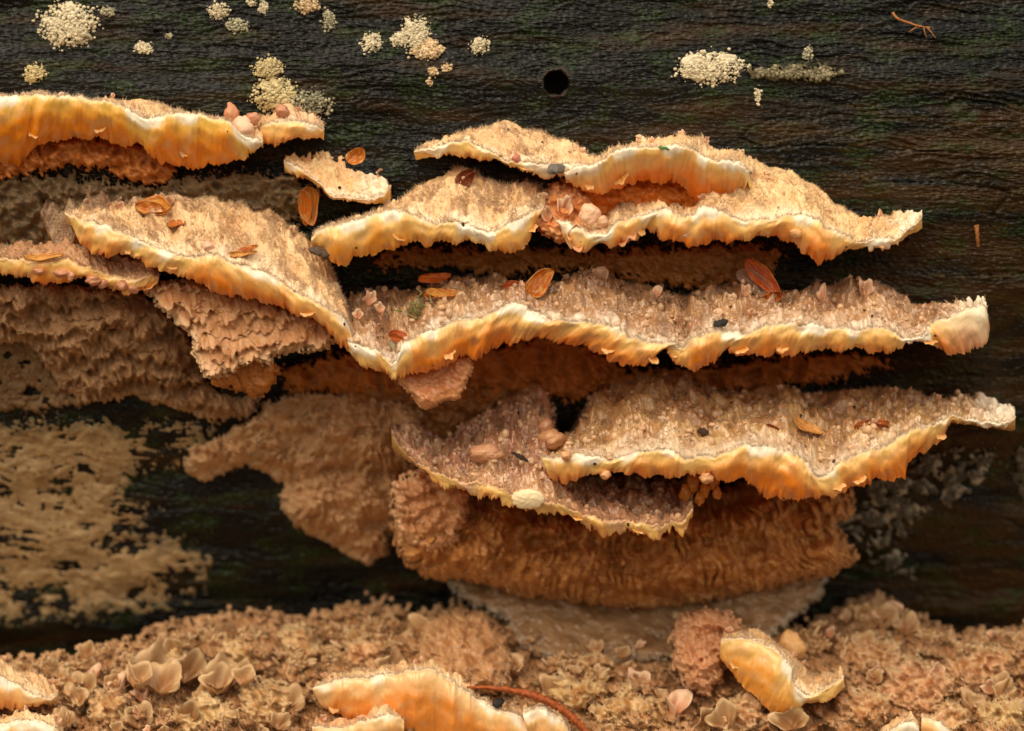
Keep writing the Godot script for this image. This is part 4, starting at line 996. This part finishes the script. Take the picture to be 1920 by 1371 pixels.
# ------------------------------------------------------------------ small things
func cluster(px: float, py: float, rx: float, ry: float, label: String, c: Color, n: int) -> void:
	var o := thing("crust_cluster", label, "lichen", "cream lichen clusters on the upper log", P(px, py, zlog(px, py)))
	var pos := PackedVector3Array(); var col := PackedColorArray()
	var sd := px * 0.37 + py * 0.11
	var org := P(px, py, zlog(px, py))
	for i in 16:
		for j in 30:
			var a := TAU * j / 30.0
			var q := float(i) / 15.0
			var r := q * (0.9 + 0.55 * f1.get_noise_2d(cos(a) * 1.2 + sd, sin(a) * 1.2) + 0.22 * f1.get_noise_2d(cos(a) * 4.0 + sd, sin(a) * 4.0))
			var x := px + cos(a) * rx * r; var y := py + sin(a) * ry * r
			var h := minf(rx, ry) * 0.55 * sqrt(maxf(0.0, 1.0 - q * q)) * (1.0 + 0.5 * fn.get_noise_2d(x / 11.0, y / 11.0)) + 2.5 * f1.get_noise_2d(x / 5.0, y / 5.0) - (6.0 if i == 15 else 0.0)
			pos.append(P(x, y, zlog(x, y) + h) - org)
			col.append(vary(c, 0.25 * f1.get_noise_2d(x / 8.0, y / 8.0)))
	put("crust", make_mesh(pos, col, grid_idx(16, 30, true), false), M.lichen, o)
	var xf := []; var cols := PackedColorArray()
	for k in n * 5:
		var a := rng.randf() * TAU; var q := sqrt(rng.randf()) * (1.1 + 0.5 * pow(rng.randf(), 4.0))
		var x := px + cos(a) * rx * q; var y := py + sin(a) * ry * q
		var h := minf(rx, ry) * 0.5 * sqrt(maxf(0.0, 1.0 - q * q)) + 2.0
		var r := (0.9 + 2.6 * pow(rng.randf(), 2.6)) * S * (1.15 if rx > 25 else 0.85)
		xf.append(Transform3D(Basis.from_euler(Vector3(rng.randf() * 6, rng.randf() * 6, 0)).scaled(Vector3(r, r * rng.randf_range(0.7, 1.1), r)), P(x, y, zlog(x, y) + h) - org))
		cols.append(vary(c.lerp(lin(0.90, 0.85, 0.70), rng.randf() * 0.6), rng.randf_range(-0.25, 0.15)))
	scatter("granules", bead_mesh, M.crumb, xf, cols, o)

func seed_mesh(l: float, w: float, cup: float, c: Color, c2: Color, sd: float) -> ArrayMesh:
	# a boat shaped bud scale, pointed at one end, with fine lengthwise ribs
	var pos := PackedVector3Array(); var col := PackedColorArray()
	var nu := 26; var nv := 12
	for i in nu:
		var u := float(i) / (nu - 1) * 2.0 - 1.0
		var ww := w * pow(maxf(0.0, 1.0 - u * u), 0.6) * (1.0 - 0.28 * u) + 0.3
		for side in 2:
			for k in nv:
				var v := (float(k) / (nv - 1) * 2.0 - 1.0) * (1.0 if side == 0 else -1.0)
				var y := ww * v * (1.0 + 0.10 * f1.get_noise_2d(u * 0.9, 0.4 * v + sd)) + w * 0.28 * f1.get_noise_2d(u * 0.45 + sd, 7.0)
				var z := -cup * (1.0 - v * v) * sqrt(maxf(0.0, 1.0 - u * u * 0.9)) + 0.16 * l * u * u + 0.12 * l * f1.get_noise_2d(u * 0.5 + sd, 3.0) + 1.2 * f1.get_noise_2d(u * 1.2, v + sd) + 0.8 * sin(v * 14.0) * (1.0 - absf(v)) * (0.6 if side == 0 else 1.0)
				pos.append(Vector3(u * l, y, z + (1.3 if side == 0 else -1.3)) * S)
				var cl := c.lerp(c2, clampf(0.5 + 0.9 * f1.get_noise_2d(u * 2.2 + sd, v * 2.0) - 0.4 * (1.0 - v * v), 0.0, 1.0))
				col.append(vary(cl, 0.25 * sin(v * 14.0 + u * 2.0)))
	return make_mesh(pos, col, grid_idx(nu, nv * 2, true, true))

func seed_scale(label: String, px: float, py: float, z: float, l: float, w: float, ang: float, tilt: float, c: Color, c2: Color, twin := 0.0, cup := 0.5) -> void:
	var o := thing("bud_scale", label, "bud scale", "fallen brown bud scales caught on the brackets", P(px, py, z))
	o.rotation = Vector3(tilt, 0.0, ang)
	l *= 1.02; w *= 1.02
	o.position.z -= 3.0 * S
	o.rotation.x += rng.randf_range(-0.35, 0.35)
	o.rotation.y += rng.randf_range(-0.5, 0.5)
	put("scale", seed_mesh(l, w, w * cup, c, c2, px), M.seed, o)
	if twin > 0.0:
		var t := put("inner_scale", seed_mesh(l * 0.92, w * 0.62, w * 0.4, c2, c, px + 9.0), M.seed, o)
		t.position = Vector3(l * 0.05, -w * twin, 3.0) * S
		t.rotation = Vector3(0.5, 0, -0.1)

func chip(called: String, label: String, cat: String, px: float, py: float, z: float, l: float, w: float, ang: float, c: Color, c2: Color) -> void:
	var o := thing(called, label, cat, "", P(px, py, z))
	o.rotation = Vector3(-0.4, 0.2, ang)
	var pos := PackedVector3Array(); var col := PackedColorArray()
	for i in 9:
		for j in 10:
			var u := float(i) / 8.0 * 2.0 - 1.0
			var a := TAU * j / 10.0
			var r := pow(maxf(0.02, 1.0 - pow(absf(u), 3.0)), 0.5) * (1.0 + 0.6 * f1.get_noise_2d(u * 2.0 + px, cos(a) * 1.4 + py))
			pos.append(Vector3(u * l + 0.2 * l * f1.get_noise_2d(cos(a) * 2.0 + px, 3.0), cos(a) * r * w, sin(a) * r * w * 0.4) * S)
			col.append(c.lerp(c2, clampf(0.5 + f1.get_noise_2d(u * 3.0, a + px), 0.0, 1.0)))
	put("flake", make_mesh(pos, col, grid_idx(9, 10, true, true)), M.crumb, o)

func build_small() -> void:
	var cl := lin(0.86, 0.81, 0.70); var yl := lin(0.78, 0.71, 0.52); var gl := lin(0.60, 0.59, 0.50); var pk := lin(0.84, 0.71, 0.55)
	for q in [[128, 46, 46, 36, "large lumpy cream cluster at the upper left, biggest on the log", cl, 170], [203, 21, 12, 8, "tiny grey bead cluster just right of the largest cream cluster", gl, 14], [270, 90, 15, 10, "small cream cluster below and right of the largest one", cl, 30],
		[65, 138, 18, 15, "yellow white cluster above the left bracket's rim", yl, 36], [410, 20, 17, 14, "pale ragged cluster at the top edge, left of the fuzzy grey one", cl, 36], [445, 47, 20, 11, "fuzzy grey cluster of loose grains near the top, left part", gl, 40], [494, 14, 8, 11, "narrow cream cluster at the top edge", cl, 16],
		[472, 5, 8, 6, "tiny cream dot cluster cut by the top edge", cl, 8], [575, 10, 22, 12, "cream cluster at the top edge left of centre, pink tinged", pk, 40], [616, 38, 11, 17, "upright grey cluster under the top edge left of centre", gl, 30], [316, 68, 6, 5, "single tiny pale grain group between two small clusters", gl, 6],
		[504, 127, 24, 17, "round yellow cluster above the grey mossy patch", yl, 70], [515, 178, 36, 28, "yellow cluster spreading over grey felt above the knobbed bracket", yl, 110], [575, 196, 42, 22, "grey felt like patch just above the knobbed bracket's tip", lin(0.42, 0.42, 0.34), 90],
		[697, 80, 18, 17, "small cream cluster left of the tall pale one", cl, 40], [747, 74, 14, 12, "round cream button touching the tall pale cluster", cl, 26], [780, 62, 24, 28, "tall pale cluster at top centre, upper half", cl, 70], [800, 93, 27, 17, "tan bubbly cluster at top centre, lower half", pk, 60],
		[899, 85, 16, 13, "single round cream cluster left of the bore hole", cl, 34], [838, 126, 9, 7, "tiny pink cluster under the tall one, right member", pk, 10], [812, 134, 8, 8, "tiny pink cluster under the tall one, left member", pk, 9], [805, 153, 5, 6, "lowest pink grain below the tall cluster", pk, 5],
		[1335, 127, 54, 26, "wide domed cream cluster right of the bore hole", cl, 150], [1318, 96, 5, 4, "tiny white grain above the domed cluster", cl, 4], [1421, 180, 5, 15, "thin upright cream streak below the lichen streak", cl, 12], [1515, 100, 9, 12, "faint grey speckled patch above the lichen streak", gl, 14], [1444, 6, 5, 7, "thin cream fleck at the top edge, right of centre", cl, 5]]:
		cluster(q[0], q[1], q[2], q[3], q[4], q[5], q[6])
	var br := lin(0.78, 0.41, 0.12); var dk := lin(0.44, 0.19, 0.06); var pa := lin(0.88, 0.64, 0.30); var rd := lin(0.70, 0.28, 0.08)
	seed_scale("cupped golden scale at the back of the slanting bracket's hairy top", 290, 387, 72, 38, 20, -0.15, -0.5, pa, br, 0.35)
	seed_scale("small amber scale half sunk in hairs below the cupped golden scale", 330, 419, 96, 17, 11, 0.3, -0.8, br, lin(0.8, 0.5, 0.15))
	seed_scale("splintered reddish scale pair near the slanting bracket's rim", 452, 472, 122, 34, 8, 0.25, -0.6, rd, pa, 0.9)
	seed_scale("plump upright pair of olive brown scales above the slanting bracket", 578, 386, 40, 36, 19, -1.35, 0.1, lin(0.70, 0.48, 0.2), br, 0.3)
	seed_scale("amber scale stuck on the pale cream flap", 668, 292, 55, 19, 15, 0.9, 0.0, br, pa)
	seed_scale("dark red bud with four segments on the furry grey-tan dome", 872, 336, 60, 22, 14, 0.9, -0.2, lin(0.42, 0.17, 0.06), lin(0.6, 0.3, 0.14), 0.4)
	seed_scale("upper of two parted scales left on the third tier", 815, 522, 40, 32, 13, 0.3, -0.5, br, rd)
	seed_scale("lower of two parted scales left on the third tier", 828, 551, 66, 33, 12, 0.03, -0.5, br, pa, 0.3)
	seed_scale("upright orange scale with pale foot at the middle of the third tier", 1012, 530, 60, 34, 19, 0.75, -0.2, br, pa)
	seed_scale("flat reddish scale lying left of the upright orange one", 968, 538, 40, 26, 11, 0.15, -0.4, rd, br)
	seed_scale("long red brown scale over a pale wing, right of centre on the third tier", 1432, 522, 40, 48, 17, -0.85, -0.1, rd, br)
	seed_scale("pale greyish wing beneath the long red brown scale", 1418, 535, 33, 44, 17, -0.75, -0.1, lin(0.66, 0.50, 0.40), lin(0.56, 0.42, 0.34))
	seed_scale("small dark orange scale below the pale wing on the third tier", 1446, 561, 70, 23, 14, 0.25, -0.3, dk, br)
	seed_scale("glossy red scale pressed into the notch of the third tier's rim", 748, 632, 132, 20, 10, -0.3, -0.4, rd, br, 0.5)
	seed_scale("pale yellow scale on the low pinkish bracket at the left edge", 82, 482, 84, 36, 7, 0.1, -0.4, pa, br)
	seed_scale("light tan boat shaped scale on the fourth tier's top", 1515, 802, 70, 30, 13, -0.72, -0.4, lin(0.82, 0.55, 0.26), lin(0.88, 0.66, 0.36))
	seed_scale("narrow dark red scale leaning down to the fourth tier's rim", 1472, 824, 100, 42, 9, -0.72, -0.4, dk, rd)
	seed_scale("open boat shaped scale with a dark slit on the right of the fourth tier", 1642, 802, 60, 40, 14, 0.02, -0.4, br, dk, 0.25)
	chip("bark_chip", "grey chip of bark stuck on the rim of the highest centre bracket", "bark chip", 1043, 317, 92, 17, 10, 0.2, lin(0.46, 0.43, 0.40), lin(0.34, 0.30, 0.27))
	chip("bark_chip", "dark sliver lying on the thin wet pinkish bracket", "bark chip", 975, 857, 76, 17, 4, -0.55, lin(0.20, 0.12, 0.08), lin(0.14, 0.08, 0.05))
	chip("bark_chip", "black crumb tucked behind the third tier's rim, right of its middle", "bark chip", 1352, 606, 142, 15, 8, 0.35, lin(0.16, 0.14, 0.13), lin(0.10, 0.09, 0.08))
	chip("bark_chip", "pale splinter standing in the notch of the third tier's rim", "bark chip", 736, 650, 140, 16, 5, -1.0, lin(0.66, 0.58, 0.46), lin(0.45, 0.36, 0.26))
	chip("bark_chip", "dark brown crumb on the golden furry dome", "bark chip", 1318, 810, 96, 10, 7, -0.3, lin(0.30, 0.18, 0.10), lin(0.20, 0.12, 0.07))
	chip("bark_chip", "black crumb in the gap between the two highest centre brackets", "bark chip", 1128, 312, 74, 13, 8, 0.2, lin(0.18, 0.14, 0.11), lin(0.12, 0.09, 0.07))
	chip("green_needle", "short green needle piece lying on the orange hood's white rim", "needle", 1247, 278, 132, 12, 3, -0.1, lin(0.22, 0.42, 0.16), lin(0.34, 0.50, 0.22))
	chip("bark_chip", "grey brown flake at the left end of the long yellow lip", "bark chip", 600, 472, 112, 20, 9, -0.3, lin(0.40, 0.33, 0.27), lin(0.30, 0.24, 0.19))
	chip("bark_chip", "small black crumb on the mat beside the curved brown strip", "bark chip", 935, 1318, 40, 12, 9, 0.3, lin(0.12, 0.11, 0.12), lin(0.2, 0.17, 0.15))
	# moss tuft
	var o := thing("moss_tuft", "little tuft of green moss strands on the third tier", "moss")
	for k in 26:
		var t := rng.randf()
		var bs := Vector3(785 + rng.randfn() * 14, 588 + rng.randfn() * 9, 62 + rng.randf() * 20)
		var a := rng.randf_range(-2.9, 0.2); var ln := rng.randf_range(14, 34)
		var e := bs + Vector3(cos(a) * ln, sin(a) * ln, rng.randf_range(0, 14))
		var md := (bs + e) * 0.5 + Vector3(rng.randfn() * 6, rng.randfn() * 6, 6)
		var pts := smooth_path([P(bs.x, bs.y, bs.z), P(md.x, md.y, md.z), P(e.x, e.y, e.z)], 8)
		var rr := []
		for i in 8: rr.append((1.7 - i * 0.17) * S)
		put("strand", tube(pts, rr, 5, lin(0.44, 0.52, 0.24).lerp(lin(0.62, 0.58, 0.38), t)), M.plain, o)
	# twig
	o = thing("twig", "thin orange brown twig with three side rootlets stuck on the log, upper right", "twig")
	var tc := lin(0.66, 0.42, 0.22)
	var tw := func(name_: String, pl: Array, r0: float) -> void:
		var pts := []
		for q in pl: pts.append(P(q[0], q[1], zlog(q[0], q[1]) + 6.0 + q[2]))
		pts = smooth_path(pts, 16)
		var rr := []
		for i in 16: rr.append(r0 * (1.0 - 0.03 * i) * S)
		put(name_, tube(pts, rr, 7, tc, 0.4), M.plain, o)
	tw.call("stem", [[1674, 24, 4], [1684, 35, 6], [1708, 44, 6], [1728, 50, 6], [1744, 52, 2]], 2.8)
	tw.call("rootlet", [[1722, 49, 5], [1712, 55, 4], [1704, 60, 0]], 1.4)
	tw.call("rootlet", [[1732, 50, 5], [1734, 60, 4], [1737, 70, 0]], 1.4)
	tw.call("rootlet", [[1738, 51, 4], [1746, 60, 4], [1754, 71, 0]], 1.5)
	o = thing("twig", "short orange stub sticking to the wood at the right, below the bracket tips", "twig")
	tw.call("stem", [[1831, 422, 4], [1833, 440, 8], [1834, 462, 2]], 5.0)
	# brown strip
	o = thing("plant_strip", "curved reddish brown jointed strip lying on the mat at the bottom centre", "plant strip")
	var sp := smooth_path([P(876, 1289, 30), P(920, 1290, 45), P(970, 1297, 50), P(1020, 1312, 52), P(1058, 1334, 54), P(1090, 1362, 56), P(1130, 1410, 56)], 60)
	var sr := []
	for i in 60: sr.append((2.0 + 5.5 * minf(1.0, i / 22.0)) * (1.0 - 0.16 * absf(sin(i * 0.42))) * S)
	put("strip", tube(sp, sr, 10, lin(0.62, 0.30, 0.10), 0.5), M.plain, o)
	# specks of dirt
	o = thing("dirt_specks", "tiny black specks of dirt strewn over the orange brackets", "dirt")
	var xf := []; var cols := PackedColorArray()
	for br_ in get_children():
		if not str(br_.name).begins_with("bracket_fungus"): continue
		for part in ["upper_surface", "underside"]:
			var mesh: ArrayMesh = br_.get_node(part).mesh
			var vs: PackedVector3Array = mesh.surface_get_arrays(0)[Mesh.ARRAY_VERTEX]
			var ns: PackedVector3Array = mesh.surface_get_arrays(0)[Mesh.ARRAY_NORMAL]
			for k in (vs.size() / 1500 if part == "upper_surface" else vs.size() / 2600):
				var i := rng.randi() % vs.size()
				if ns[i].z < 0.1: continue
				var r := rng.randf_range(1.2, 3.4) * S
				xf.append(Transform3D(Basis.from_euler(Vector3(rng.randf() * 6, rng.randf() * 6, rng.randf() * 6)).scaled(Vector3(r, r * rng.randf_range(0.4, 1.8), r * 0.6)), vs[i] + ns[i] * r * 0.4))
				cols.append(lin(0.16, 0.09, 0.05))
	scatter("specks", bead_mesh, M.crumb, xf, cols, o)
